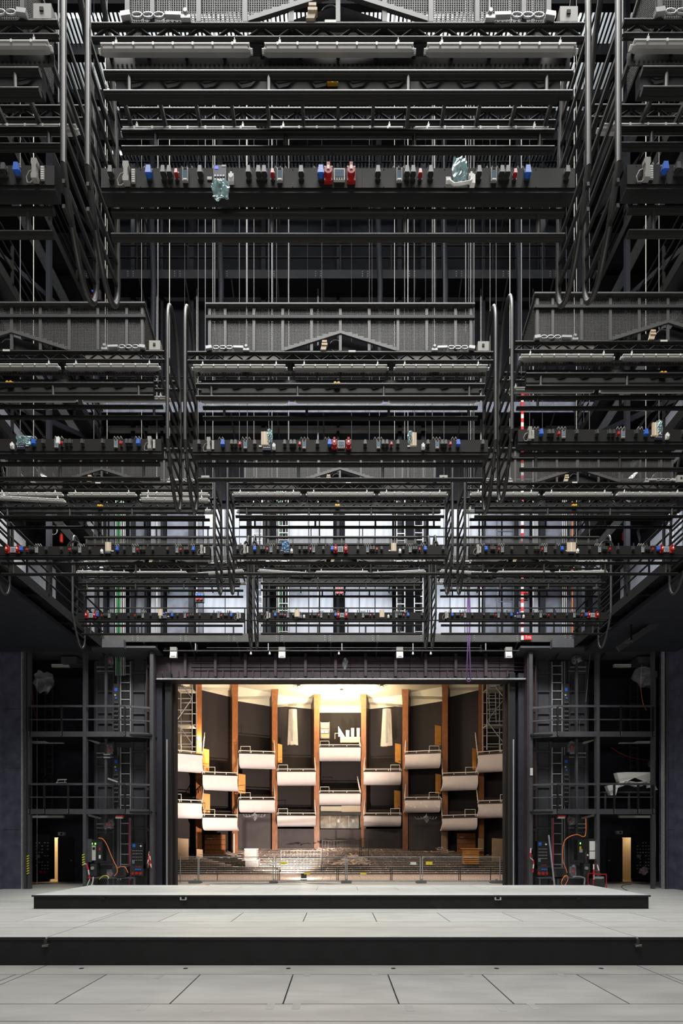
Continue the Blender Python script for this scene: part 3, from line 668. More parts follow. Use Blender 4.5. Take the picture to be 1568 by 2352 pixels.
# bags and boards tied on the consoles
def crumple(name, px, py, wpx, hpx, r_, sd, m, label, drop=0.0):
    xc, Y, zt = BR[(r_, sd)]; Z = Y-.09; s = F/Z; w_ = wpx/s; h = hpx/s; n, k = 9, 11; vs = []; fs = []
    rd = random.Random(int(px))
    for side_ in (0, 1):
        for j in range(k+1):
            for i in range(n+1):
                u, v = i/n, j/k; e = math.sin(math.pi*u)*(.5+.5*math.sin(math.pi*min(1, v*1.1)))
                wob = 1 + .10*math.sin(7*v+px)
                vs.append(((u-.5)*w_*wob, (-.03 if side_ == 0 else .03)*e + rd.uniform(-.014, .014)*(1 if side_ == 0 else .3), h*(1-v) - (.02*math.sin(9*u+px) if j == k else 0) + rd.uniform(-.006, .006)))
    q = (n+1)*(k+1)
    for side_ in (0, 1):
        for j in range(k):
            for i in range(n):
                a = side_*q+j*(n+1)+i; f = (a, a+1, a+n+2, a+n+1); fs.append(f if side_ else f[::-1])
    o = MB(m).add(vs, fs).build(name); o.location = (X(px, Z), Z-.03, H(py, Z)-h/2)
    return tag(o, label, 'bag')
crumple('film_bag', 508, 444, 38, 38, 0, 'centre', 'bag', 'crumpled teal film bag hanging below the nearest centre console')
crumple('film_bag', 1054, 402, 33, 56, 0, 'centre', 'bag', 'teal film bag over the keypad right of the nearest centre console')
t = root('tape_strap', 'white strap looped under the right teal bag on the nearest centre console', 'strap', (X(1057,5.05), 5.05, H(430,5.05)))
MB('tapew').path([(-.12, 0, .07), (-.07, -.02, .0), (.02, -.04, -.015), (.10, -.02, .03), (.13, 0, .09)], .014, 6).box(-.15, -.10, -.01, .02, .06, .09).box(.10, .15, -.02, .02, .02, .11).build('strap', t)
crumple('film_bag', 57, 1014, 32, 18, 1, 'left', 'bag', 'blue-green film bag on the second row left console')
crumple('film_bag', 620, 1006, 12, 30, 1, 'centre', 'bag', 'teal film wrap behind the left board on the second row centre console')
crumple('film_bag', 941, 1008, 12, 28, 1, 'centre', 'bag', 'teal film wrap behind the right board on the second row centre console')
crumple('film_bag', 1511, 985, 14, 30, 1, 'right', 'bag', 'teal film wrap behind the board on the second row right console')
crumple('film_bag', 655, 1256, 17, 20, 2, 'centre', 'bagblue', 'dark blue film bag on the third row centre console')
def board(px, py, wpx, hpx, r_, sd, label, m='board'):
    xc, Y, zt = BR[(r_, sd)]; Z = Y-.13; s = F/Z; w_ = wpx/s; h = hpx/s
    t = root('tied_board', label, 'board', (X(px, Z), Z, H(py, Z)-h/2))
    MB(m).box(-w_/2, w_/2, 0, .025, 0, h).build('sheet', t)
    MB('tapew').box(-w_*.06, w_*.02, -.006, 0, .0, h).build('tape', t)
    return t
board(608, 1006, 17, 30, 1, 'centre', 'plywood board tied on the left of the second row centre console')
board(949, 1008, 15, 30, 1, 'centre', 'plywood board tied on the right of the second row centre console')
board(1505, 985, 14, 30, 1, 'right', 'plywood board tied to the second row right console')
board(132, 1010, 8, 14, 1, 'left', 'small white sheet on the second row left console', 'white')
board(248, 1255, 13, 20, 2, 'left', 'plywood board tied on the third row left console')
board(904, 1256, 12, 18, 2, 'centre', 'plywood board with white ties on the third row centre console')
board(1312, 1256, 20, 21, 2, 'right', 'large plywood board tied to the third row right console')
board(368, 1406, 10, 15, 3, 'left', 'plywood board tied on the farthest left console')
board(682, 1408, 12, 16, 3, 'centre', 'plywood board on the left half of the farthest centre console')
board(877, 1409, 11, 16, 3, 'centre', 'plywood board on the right half of the farthest centre console')
# big cable arches above the third row consoles
for i, (px, sd) in enumerate(((565,'centre'),(584,'centre'),(977,'centre'),(1001,'centre'),(168,'left'),(1395,'right'))):
    xc, Y, zt = BR[(2, sd)]; x = X(px, Y+.1); z = zt-1.45
    rr = .07 if sd == 'centre' else .16
    mb = MB('loop').path([(x+(c_)*(.6 if sd == 'centre' else 1), Y+.16, z-.02+(.12 if sd == 'centre' else .05)*(s_ > -.5)+s_) for c_, s_ in arc(0, 0, rr, -10, 190, 12)], .028, 8, False)
    mb.path([(x-rr*.6, Y+.16, z-.02), (x-rr*.6, Y+.16, z+.12)], .028, 8)
    whole('hose_arch', mb, ['thick grey hose arch, first from left on third row centre console','thick grey hose arch, second from left on third row centre console','thick grey hose arch, third from left on third row centre console','thick grey hose arch, fourth from left on third row centre console','large dark hose arch on the third row left console','large dark hose arch on the third row right console'][i], 'hose')
# free hanging ropes of the fly system
for i, px in enumerate((325,424,455,583,627,635,661,706,739,807,848,854,871,929,977,1000,1085,1108,1125,1139,1216,1245,18,50,80,1300,1340,1398,1440,1480)):
    Y = 17.2 + (i*7 % 5)*.5; z0 = 14.5 + (i*5 % 7)*.8
    pale = px in (325, 455, 583, 871, 929, 1125, 1139)
    whole('fly_rope', MB('rope' if pale else 'ropeD').tube((X(px, Y), Y, z0), (X(px, Y), Y, GRIDZ), .010 if pale else .009, 5), 'pale rope of the fly system hanging in the dark loft' if pale else 'dark rope of the fly system hanging in the loft', 'rope', 'pale fly ropes' if pale else 'dark fly ropes')
for i, px in enumerate((350, 505, 870, 1020, 1190)):
    Y = 19.2; mb = MB('colb')
    x = X(px, Y)
    mb.path([(x, Y, 20.5), (x+.05, Y, 24), (x-.03, Y, 26.5), (x, Y, 30.5)], .11, 8)
    whole('cable_bundle', mb, 'thick dark cable bundle hanging in front of the loft wall', 'cable', 'thick cable bundles in the loft')
# purple sling
Z = 17.0; t = root('round_sling', 'lilac round sling hanging right of the centre over the portal', 'sling', P(1076, 1566, Z))
b0 = H(1566, Z); h = H(1365, Z)-b0
MB('lilac').path([(-.03, 0, h), (-.06, .02, h*.7), (-.03, 0, h*.45), (-.075, 0, .12), (-.05, 0, .02), (0, 0, -.0), (.05, 0, .02), (.07, 0, .15), (.02, 0, h*.5), (.06, 0, h*.72), (.03, 0, h)], .022, 6).build('loop', t)
MB('lilac').path([(.0, .03, h), (.03, .03, h*.6), (-.01, .03, h*.42)], .02, 6).build('strand', t)
MB('dgrey').path([(-.02, 0, h), (0, 0, h+.6), (.02, 0, h+1.2)], [.05, .09, .03], 6).build('wrap', t)
whole('steel_rope', MB('ropeD').tube((X(1076,Z), Z, H(1365,Z)+1.2), (X(1076,Z), Z, GRIDZ), .015, 5), 'dark rope holding the lilac sling', 'rope')
# ================================================================ PORTAL TOWERS (left and right of the proscenium)
TZ = 19.61; SC = TZ/F
def tx(px): return (px-VX)*SC
def tz(py): return EYE+(VY-py)*SC
MIR = 1567.0   # picture mirror used for reading positions of the right tower
def tower(s):
    nm = 'left' if s < 0 else 'right'
    tx_ = (lambda px: tx(px)) if s < 0 else (lambda px: tx(MIR-px)+.0)
    x0 = tx_(205)
    t = root('portal_tower', 'black steel %s portal tower with two railed decks' % nm, 'tower', (x0, TZ, 0))
    def xb(a, b): return tuple(sorted((tx_(a)-x0, tx_(b)-x0)))
    def bx(n, m, pa, pb, y0, y1, z0, z1): a, b = sorted((X(pa if s < 0 else MIR-pa, y0)-x0, X(pb if s < 0 else MIR-pb, y0)-x0)); return MB(m).box(a, b, y0-TZ, y1-TZ, z0, z1).build(n, t)
    bx('post', 'towers', 63, 69, 19.61, 19.75, 0, 9.7)
    bx('post', 'towers', 190, 197, 19.58, 19.78, 0, 9.72)
    bx('post', 'towers', 240, 245, 20.2, 20.3, tz(1915), 9.72)
    bx('post', 'towers', 344, 352, 19.8, 20.0, 0, 9.72)
    for z1, z0, rt, rm, posts in ((tz(1680), tz(1692), tz(1622), tz(1653), (67, 141, 286, 344)), (tz(1858), tz(1870), tz(1801), tz(1831), (67, 101, 156, 286, 344))):
        # fascia in two straight runs and one run bending back
        for a, b, ya, yb in ((66, 190, 19.61, 19.61), (198, 287, 19.61, 19.61), (287, 346, 19.61, 19.92)):
            xa, xc_ = tx_(a)-x0, tx_(b)-x0
            MB('towers').hexa([(xa, ya-TZ, z0), (xc_, yb-TZ, z0), (xc_, yb-TZ+.06, z0), (xa, ya-TZ+.06, z0), (xa, ya-TZ, z1), (xc_, yb-TZ, z1), (xc_, yb-TZ+.06, z1), (xa, ya-TZ+.06, z1)]).build('deck_edge', t)
            for rz, hh in ((rt, .042), (rm, .022)):
                MB('towers').bar((xa, ya-TZ, rz), (xc_, yb-TZ, rz), .05, hh*2).build('rail', t)
        a, b = xb(66, 346); MB('black').box(a, b, .05, 3.2, z0+.05, z0+.12).build('deck', t)
        for p in posts:
            yy = TZ-.03 if p < 300 else 19.86
            bx('rail_post', 'black', p-2, p+2, yy, yy+.06, z0+.03, rt-.02)
            a, b = xb(p-.5, p+.9); m_ = MB('silver')
            for q in range(3): m_.box(a, b, yy-.008-TZ, yy-TZ, z0+.05+q*.06, z0+.075+q*.06)
            m_.build('bolt', t)
    # panelled inner wall
    YB = 20.95
    bx('back_wall', 'towerp', 216, 352, YB, YB+.1, 0, 9.72)
    def fr(pa, pb, zs):
        for p in (pa, pb): bx('frame_post', 'towers', p-2.5, p+2.5, YB-.14, YB, 0, 9.7)
        for i in range(len(zs)-1):
            bx('wall_panel', 'towerp', pa+3.5, pb-3.5, YB-.06, YB, H(zs[i+1],YB)+.05, H(zs[i],YB)-.05)
            bx('frame_bar', 'towers', pa, pb, YB-.13, YB, H(zs[i+1],YB)-.04, H(zs[i+1],YB)+.04)
    fr(222, 260, (1485, 1548, 1590, 1638, 1662, 1710, 1762, 1806, 1860, 1912, 1985))
    fr(303, 335, (1485, 1548, 1590, 1640, 1662, 1728, 1765, 1808, 1860, 1902, 1990))
    # side frame facing the opening
    for py in (1530, 1632, 1720, 1812, 1906, 1992): bx('side_frame', 'purple', 338, 346, 20.3, 20.5, H(py,20.3)-.06, H(py,20.3)+.06)
    for p in (336, 343): bx('side_frame', 'purple', p, p+2, 20.3, 20.5, 0, 9.7)
    # ceilings lamps, black interior
    return t
tower(-1); tower(1)
for s, nm in ((-1, 'left'), (1, 'right')):
    fx = (lambda px: px) if s < 0 else (lambda px: MIR-px)
    def bxs(name, m, pa, pb, Z0, y1, z0, z1):
        a, b = sorted((X(fx(pa), Z0), X(fx(pb), Z0))); return struct(name, MB(m).box(a, b, Z0, y1, z0, z1))
    ZB = 23.4
    bxs('wall_%s_side_stage' % nm, 'wallb', 5, 352, ZB, ZB+.1, 2.13, 10)
    d0, d1 = (113, 134) if s < 0 else (MIR-1452, MIR-1428)
    bxs('wall_%s_side_stage_outer' % nm, 'wallb', 5, d0, ZB, ZB+.1, 0, 2.13)
    bxs('wall_%s_side_stage_inner' % nm, 'wallb', d1, 352, ZB, ZB+.1, 0, 2.13)
    bxs('wall_%s_tower_flank' % nm, 'wallb', 216, 218, 21.1, 23.4, 0, 9.7)
    # corridor seen through the door
    a, b = sorted((X(fx(d0), ZB), X(fx(d1), ZB)))
    struct('wall_%s_corridor' % nm, MB('doorwall').box(a-.3, b+.3, 24.7, 24.8, 0, 2.6).box(a-.34, a-.3, 23.5, 24.7, 0, 2.6).box(b+.3, b+.34, 23.5, 24.7, 0, 2.6).box(a-.3, b+.3, 23.5, 24.7, 2.5, 2.6).box(a-.3, b+.3, 23.4, 24.7, -.05, 0))
    point('corridor_light', ((a+b)/2, 24.1, 2.2), 22 if s < 0 else 9, (1.0, .84, .6), .15)
    t = root('door_leaf', 'open black door beside the lit corridor in the %s side stage' % nm, 'door', (b+.02 if s < 0 else a-.02, ZB-.02, 0))
    MB('black').box(min(0, -s*.75), max(0, -s*.75), -.06, 0, 0, 2.1).build('leaf', t)
    MB('galv').box(min(-s*.62, -s*.7), max(-s*.62, -s*.7), -.1, -.06, 1.0, 1.04).build('handle', t)
    if s < 0: whole('tube_light', MB('emitd').box(b-.06, b-.02, 23.9, 23.95, .15, 2.0), 'lit vertical tube light in the corridor behind the left door', 'light')
    else:
        t = root('notice', 'small red and white notice in the corridor behind the right door', 'sign', (a+.07, 24.6, 1.15)); MB('taper').box(-.07, .07, 0, .01, 0, .2).build('board', t); MB('white').box(-.045, .045, -.004, 0, .04, .1).build('paper', t)
    # hazard stripes at the tower feet
    for k, p in enumerate(((66,), (193,)) if s < 0 else ()):
        x = X(fx(p[0]), TZ); z0, z1 = tz(2008), tz(1962) if k == 0 else tz(1955)
        if k: z0 = tz(1988)
        t = root('hazard_stripe', ['yellow and black hazard stripe on the outer post of the left tower', 'yellow and black hazard stripe on the inner post of the left tower'][k], 'stripe', (x, TZ-.05, z0)); n = int((z1-z0)/.1)
        for q in range(n): MB('hazy').hexa([(-.05, -.005, q*.1), (.05, -.005, q*.1+.04), (.05, 0, q*.1+.04), (-.05, 0, q*.1), (-.05, -.005, q*.1+.045), (.05, -.005, q*.1+.085), (.05, 0, q*.1+.085), (-.05, 0, q*.1+.045)]).build('stripe', t)
    # fluorescent battens below decks
    for k, (pa, pb, py) in enumerate(((74, 145, 1705), (74, 145, 1876))):
        m_ = MB('lamp'); Z = 21.0; a, b = sorted((X(fx(pa), Z), X(fx(pb), Z))); m_.box(a, b, Z, Z+.1, H(py, Z)-.05, H(py, Z)+.03).use('lampt').box(a, b, Z-.01, Z+.11, H(py, Z)+.03, H(py, Z)+.05)
        whole('batten_light', m_, 'thin batten light under the %s deck of the %s tower' % (['upper', 'lower'][k], nm), 'light')
    for k, (pa, pb, py) in enumerate(((198, 217, 1701), (198, 217, 1876))):
        Z = 20.4; m_ = MB('lamp').bar((X(fx(pa), Z), Z, H(py-5, Z)), (X(fx(pb), Z), Z+.5, H(py+2, Z)), .09, .08)
        whole('batten_light', m_, 'short slanting batten light beside the middle post, %s deck of the %s tower' % (['upper', 'lower'][k], nm), 'light')
    m_ = MB('lamp'); Z = 20.5; a, b = sorted((X(fx(118), Z), X(fx(157), Z))); m_.box(a, b, Z, Z+.1, H(1532, Z), H(1527, Z)).use('lampt').box(a, b, Z-.01, Z+.11, H(1527, Z), H(1525.5, Z))
    whole('batten_light', m_, 'batten light high in the %s side stage' % nm, 'light')
    # cable ladder on the panelled wall
    for k, (py0, py1) in enumerate(((1680, 1497), (1858, 1705), (2026, 1876))):
        z0, z1 = tz(py0), tz(py1); xa, xb_ = X(fx(277), 20.7), X(fx(300), 20.7)
        t = root('cable_ladder', 'galvanised cable ladder, %s section, on the %s tower wall' % (['top', 'middle', 'bottom'][k], nm), 'cable ladder', ((xa+xb_)/2, 20.7, z0)); w_ = abs(xb_-xa); h = z1-z0
        for q in (-1, 1): MB('galv' if k == 0 or q < 0 else 'galv').box(q*w_/2-.02, q*w_/2+.02, -.03, .03, 0, h).build('side_rail', t)
        rm = MB('galv').box(-w_/2, w_/2, -.03, .0, -.02, .02).mesh('rung')
        n = 9 if k == 0 else 6
        for q in range(n): inst('rung', rm, t, (0, 0, (q+.5)*h/n))
        cm = MB('dgrey')
        for q in range(6): cm.tube((-w_/2+.04+q*w_/7.5, .01, 0), (-w_/2+.04+q*w_/7.5, .01, h), .014, 5)
        cm.build('cables', t)
        whole('conduit', MB('galv').tube((X(fx(271), 20.6), 20.6, z0), (X(fx(271), 20.6), 20.6, z1), .014, 5), 'thin conduit beside the %s cable ladder of the %s tower' % (['top', 'middle', 'bottom'][k], nm), 'conduit')
        whole('conduit', MB('galv').bar((X(fx(222), 20.65), 20.65, z1-.25), (X(fx(258), 20.65), 20.65, z1-.25), .05), 'horizontal galvanised strut, %s one, on the %s tower wall' % (['top', 'middle', 'bottom'][k], nm), 'strut')
        whole('conduit', MB('galv').bar((X(fx(222), 20.65), 20.65, z1-.42), (X(fx(262), 20.65), 20.65, z1-.42), .035), 'lower horizontal strut, %s pair, on the %s tower wall' % (['top', 'middle', 'bottom'][k], nm), 'strut')
    whole('red_pipe', MB('magenta').tube((X(fx(297), 20.45), 20.45, 0.02), (X(fx(297), 20.45), 20.45, tz(1876)), .03, 8), 'dark red pipe beside the bottom cable ladder of the %s tower' % nm, 'pipe')
    # tall control strips
    for k, (py0, py1) in enumerate(((1672, 1553), (1846, 1726))):
        z0, z1 = tz(py0), tz(py1); x = X(fx(268), 20.6)
        t = root('control_strip', 'tall narrow connection panel beside the %s cable ladder of the %s tower' % (['top', 'middle'][k], nm), 'panel', (x, 20.6, z0)); h = z1-z0
        MB('dgrey').box(-.11, .11, -.05, .08, 0, h).build('body', t)
        MB('blue').box(-.07, .05, -.06, -.05, h-.32, h-.18).build('display', t)
        MB('plate').cyl((-.04, -.06, h-.48), 'y', .035, .02, 10).build('button', t)
        MB('blue').cyl((.0, -.08, h-.62), 'y', .04, .04, 10).build('socket', t)
        sm_ = MB('black').cyl((0, -.1, 0), 'y', .04, .06, 8).use('grey').box(-.03, .03, -.056, -.05, .045, .06).mesh('socket')
        for q in range(7):
            for e in (-.045, .045): inst('socket', sm_, t, (e, 0, .12+q*.19))
    for k, py in enumerate((1745, 1805, 1850)):
        pass
# corner curtain returns beside the opening
for s, nm in ((-1, 'left'), (1, 'right')):
    f_ = (lambda px: px) if s < 0 else (lambda px: 1562-px)
    def q(name, m, pa, pb, Z0, Z1, z0, z1):
        a, b = sorted((X(f_(pa), Z0), X(f_(pb), Z0))); return struct(name, MB(m).box(a, b, Z0, Z1, z0, z1))
    q('wall_%s_return' % nm, 'dark', 350, 403, 20.6, 20.9, 0, 9.2)
    q('trim_%d' % (11 + (s > 0)*4), 'wallb', 356, 372, 20.3, 20.6, 0, 9.0)
    q('trim_%d' % (12 + (s > 0)*4), 'black', 379, 392, 20.25, 20.6, 0, 9.0)
    q('trim_%d' % (13 + (s > 0)*4), 'purple', 346, 351, 19.9, 20.3, 0, 9.7)
    mb = MB('silver'); a = X(f_(383), 20.2); mb.box(a-.02, a+.02, 20.2, 20.25, .05, 6.2)
    whole('guide_cable', mb, 'pale guide strip on the black return at the %s of the opening' % nm, 'guide')
    q('trim_%d' % (14 + (s > 0)*4), 'wood', 404, 407, 20.91, 20.95, 0, 9.0)
# header over the opening
hb = struct('wall_header', MB('dark').box(X(352,20.6), X(1212,20.6), 20.6, 21.1, H(1562,20.6), 10.1))
for i in range(25):
    pa = 360+i*34.2; pb = pa+33.0
    if pb > 1210: break
    MB('purple').box(X(pa,20.5), X(pb,20.5), 20.45, 20.6, H(1557,20.5), H(1509,20.5)).build('header_panel', hb)
    if i % 2 == 0: MB('purple').box(X(pa-3,20.5), X(pa+3,20.5), 20.3, 20.46, H(1557,20.5), H(1505,20.5)).build('header_rib', hb)
    MB('purple').box(X(pa+15,20.5), X(pa+18,20.5), 20.38, 20.46, H(1557,20.5), H(1543,20.5)).build('header_rib', hb)
for py in (1524, 1533, 1541): MB('purple').box(X(440,20.5), X(1208,20.5), 20.41, 20.45, H(py,20.5)-.012, H(py,20.5)+.012).build('header_rib', hb)
struct('trim_21', MB('black').box(X(356,20.1), X(1210,20.1), 20.0, 20.6, H(1563,20.1), H(1560,20.1)))
t = root('portal_rail', 'long pale rail with flat brackets along the bottom edge of the portal header', 'rail', (0, 19.9, H(1560,19.9)))
MB('galv').box(X(360,19.9), X(1206,19.9), -.03, .03, -.02, .04).build('rail', t)
for px in (372, 392, 458, 527, 596, 664, 733, 760, 828, 898, 968, 1039, 1110, 1174, 1200):
    MB('screen').bar((X(px,19.9)+(.08 if px < 776 else -.08)*1, .5, .10), (X(px,19.9), 0, .0), .09, .02).build('bracket', t)
# lighting bar with four floods
Zb = 19.3
t = root('light_bar', 'long horizontal steel bar carrying four small flood lamps above the portal', 'bar', (0, Zb, H(1495,Zb)))
MB('loop').tube((X(375,Zb), 0, 0), (X(1192,Zb), 0, 0), .03, 8).build('tube', t)
MB('dgrey').tube((X(470,Zb), .3, .24), (X(1110,Zb), .3, .24), .02, 6).build('upper_tube', t)
for px in (449, 616, 785, 948, 1115): MB('silver').box(X(px,Zb)-.015, X(px,Zb)+.015, -.02, .02, 0, .3).build('hanger', t)
for i, px in enumerate((400, 648, 917, 1166)):
    x = X(px, Zb); z = H(1495, Zb)
    t = root('flood_lamp', 'small square flood lamp, %s of four on the portal light bar' % ['leftmost', 'second from left', 'third from left', 'rightmost'][i], 'lamp', (x, Zb-.05, z-.32))
    MB('grey').box(-.13, .13, -.07, .07, .28, .43).build('bracket', t)
    MB('silver').hexa([(-.13, -.10, 0), (.13, -.10, 0), (.13, .05, .02), (-.13, .05, .02), (-.13, -.04, .27), (.13, -.04, .27), (.13, .08, .25), (-.13, .08, .25)]).build('housing', t)
    MB('floodg').hexa([(-.09, -.115, .05), (.09, -.115, .05), (.09, -.09, .05), (-.09, -.09, .05), (-.09, -.07, .2), (.09, -.07, .2), (.09, -.05, .2), (-.09, -.05, .2)]).build('glass', t)
for i, px in enumerate((576, 619, 778, 948, 989)):
    x = X(px, Zb); whole('pendant_bulb', MB('white').path([(x, Zb, H(1503,Zb)), (x, Zb, H(1499,Zb)), (x, Zb, H(1496,Zb))], [.045, .03, .01], 8), 'small white pendant bulb under the portal light bar', 'bulb', 'white bulbs under the portal light bar')
whole('wrapped_lamp', MB('film').path([P(792,1538,20.0), P(791,1528,20.0), P(793,1519,20.0), P(792,1512,20.0)], [.05, .11, .12, .04], 9), 'film wrapped lamp hanging before the header centre', 'lamp')
# ================================================================ THINGS ON THE TOWERS
def wrap(px, py, wpx, hpx, Z, label, m='film', seed=1, cat='bag', name='film_bag'):
    rd = random.Random(seed); s = F/Z; n = 13; rings = 10; vs = []; fs = []
    for j in range(rings+1):
        v = j/rings; rr = math.sin(math.pi*(.12+.80*v))**.6
        for i in range(n):
            a = 2*math.pi*i/n; k = 1+.22*math.sin(3*a+seed)+rd.uniform(-.16, .16)
            vs.append((wpx/s/2*rr*k*math.cos(a), .16*rr*k*math.sin(a), hpx/s*(.5-v)+rd.uniform(-.03, .03)+.06*math.sin(2*a+j)))
    for j in range(rings):
        for i in range(n): fs.append((j*n+i, j*n+(i+1) % n, (j+1)*n+(i+1) % n, (j+1)*n+i))
    o = MB(m).add([(x, y, z+hpx/s/2) for x, y, z in vs], fs + [tuple(range(n-1, -1, -1))]).build(name)
    o.location = (X(px, Z), Z, H(py, Z)-hpx/s/2); return tag(o, label, cat)
wrap(101, 1568, 42, 46, 19.9, 'large clear plastic bundle hanging high in the left tower', seed=3)
wrap(1483, 1556, 52, 42, 19.9, 'large clear plastic bundle hanging high in the right tower', seed=5)
def redbag(px, py, w, h, Z, label, seed):
    o = wrap(px, py, w, h, Z, label, 'film', seed, 'lamp', 'wrapped_lamp')
    s = F/Z; m_ = MB('red').path([(0, 0, h/s*.75), (0, .02, h/s*.5), (0, 0, h/s*.3)], [w/s*.18, w/s*.30, w/s*.16], 8).build('lamp_body', o); return o
redbag(252, 1518, 14, 20, 20.3, 'film wrapped lamp at the top of the left tower', 11)
redbag(249, 1722, 18, 26, 20.3, 'red film wrapped lamp under the upper deck of the left tower', 12)
redbag(248, 1894, 26, 19, 20.2, 'wide red film wrapped lamp under the lower deck of the left tower', 13)
redbag(1313, 1718, 18, 26, 20.3, 'red film wrapped lamp under the upper deck of the right tower', 14)
redbag(1310, 1886, 16, 16, 20.3, 'red film wrapped lamp under the lower deck of the right tower', 15)
redbag(1322, 1517, 20, 12, 20.3, 'film wrapped lamp at the top of the right tower', 16)
redbag(1497, 1757, 16, 22, 21.5, 'dull red wrapped lamp near the outer post of the right tower', 17)
redbag(251, 2009, 11, 18, 19.7, 'red and white film packet beside the black box of the left tower', 18)
redbag(1316, 2002, 15, 26, 19.7, 'red and white film packet beside the black box of the right tower', 19)
redbag(1478, 2000, 16, 14, 21.5, 'red plug packet low on the far right wall', 20)
for i, px in enumerate((274, 1290)):
    o = whole('red_sign_box', MB('taper').box(X(px-9,20), X(px+9,20), 20, 20.1, H(1878,20), H(1872.5,20)).use('cloth').box(X(px-9,20), X(px+7,20), 19.99, 20.1, H(1880,20), H(1876,20)), 'red and white box light under the lower deck of the %s tower' % ['left', 'right'][i], 'sign')
# red fittings panel in the loft (small socket clusters)
for i, (px, py, Y) in enumerate(((458,1372,20.4),(220,677,19.0),(779,1358,20.3),(1203,1367,20.3),(1208,912,20.0))):
    t = root('socket_box', ['socket box with blue and red sockets left of the farthest centre bridge', 'small socket box with blue and red sockets in the upper left loft', 'red socket box behind the middle of the farthest centre bridge', 'red socket box behind the farthest right bridge', 'red fitting on top of the measuring staff'][i], 'socket box', P(px, py, Y))
    MB('dgrey').box(-.18, .18, 0, .1, -.2, .2).build('body', t)
    for q in range(3): MB('blue' if i < 2 else 'red').cyl((-.11+q*.11, -.05, .09), 'y', .045, .05, 8).build('socket', t)
    for q in range(2): MB('red').cyl((-.08+q*.16, -.07, -.08), 'y', .065, .07, 8).build('socket', t)
t = root('exit_sign', 'green exit sign in the upper right loft', 'sign', P(1462, 637, 18.0))
MB('green').box(-.17, .17, 0, .03, -.1, .1).build('face', t); MB('white').box(-.03, .03, -.006, 0, -.06, .06).box(.05, .13, -.006, 0, -.01, .02).build('pictogram', t)
# fire extinguisher like red cylinders and coils in the side galleries
for i, (px, py) in enumerate(((141,1239),(1432,1233))):
    Z = 17.8; t = root('fire_extinguisher', 'red fire extinguisher on the %s side gallery' % ['left', 'right'][i], 'fire extinguisher', P(px, py+7, Z))
    MB('red').path([(0,0,0), (0,0,.26), (0,0,.30), (0,0,.32)], [.06, .06, .04, .015], 10).build('cylinder', t)
    MB('black').box(-.03, .05, -.015, .015, .31, .36).build('valve', t)
m_ = MB('grey')
for q in range(4): m_.path([(X(122,17.5)+(.16-.02*q)*math.cos(a*math.pi/8), 17.5+.02*q, H(1218,17.5)+(.16-.015*q)*math.sin(a*math.pi/8)) for a in range(17)], .012, 5, False)
whole('cable_coil', m_, 'coil of pale cable hanging above the left end of the third row', 'cable')
# draped pale film at the right side gallery
def drape(name, pts, w_, m, label, cat, seed):
    rd = random.Random(seed); vs = []; fs = []; n = 8
    for j, (x, y, z) in enumerate(pts):
        for i in range(n+1): vs.append((x+(i/n-.5)*w_[j], y+rd.uniform(-.07, .07), z+rd.uniform(-.05, .05)))
    for j in range(len(pts)-1):
        for i in range(n): a = j*(n+1)+i; fs.append((a, a+1, a+n+2, a+n+1))
    k = len(vs); vs += [(x, y+.02, z) for x, y, z in vs]; fs += [tuple(reversed([a+k for a in f])) for f in fs]
    return whole(name, MB(m).add(vs, fs), label, cat)
drape('hanging_film', [P(1480,1180,18.2), P(1476,1220,18.2), P(1484,1260,18.2), P(1478,1310,18.2), P(1476,1370,18.2), P(1480,1408,18.2)], [.35,.42,.3,.25,.3,.2], 'film', 'long pale film strip hanging behind the right gallery rails', 'film', 4)
drape('hanging_film', [P(1548,1180,15.6), P(1550,1240,15.6), P(1552,1300,15.6), P(1556,1360,15.6)], [.3,.4,.3,.25], 'film', 'pale film strip hanging at the far right edge of the galleries', 'film', 6)
# machine cabinets at tower feet
Z = 19.75
t = root('machine_cabinet', 'open black control cabinet with green digits at the foot of the left tower', 'cabinet', P(217, 1978, Z)); k = Z/F
def rc(n, m, a, b, c, d, y0, y1, par, ox, oy): return MB(m).box((a-ox)*k, (b-ox)*k, y0, y1, (oy-d)*k, (oy-c)*k).build(n, par)
rc('door', 'towers', 196, 211, 1927, 1980, -.02, .0, t, 217, 1978); rc('body', 'black', 210, 236, 1928, 1978, 0, .3, t, 217, 1978)
rc('panel', 'plate', 211.5, 220, 1942, 1976, -.02, 0, t, 217, 1978); rc('screen', 'dark', 213, 219, 1946, 1952, -.03, -.02, t, 217, 1978)
rc('panel', 'dgrey', 225, 234, 1934, 1976, -.02, 0, t, 217, 1978); rc('button_row', 'taper', 228, 231, 1947, 1953, -.03, -.02, t, 217, 1978); rc('button_row', 'white', 228, 232, 1964, 1972, -.04, -.02, t, 217, 1978)
rc('digit', 'emitg', 212, 213, 1936, 1940, -.03, -.0, t, 217, 1978); rc('digit', 'emitg', 218, 220.5, 1936, 1940, -.03, -.0, t, 217, 1978)
t = root('machine_cabinet', 'open black control cabinet with white papers at the foot of the right tower', 'cabinet', P(1350, 1978, Z))
rc('body', 'black', 1326, 1351, 1928, 1976, 0, .3, t, 1350, 1978); rc('door', 'dgrey', 1351, 1366, 1926, 1975, -.02, 0, t, 1350, 1978)
rc('paper', 'white', 1352.5, 1366, 1932, 1954, -.035, -.02, t, 1350, 1978); rc('paper', 'white', 1352.5, 1366, 1955.5, 1973, -.035, -.02, t, 1350, 1978)
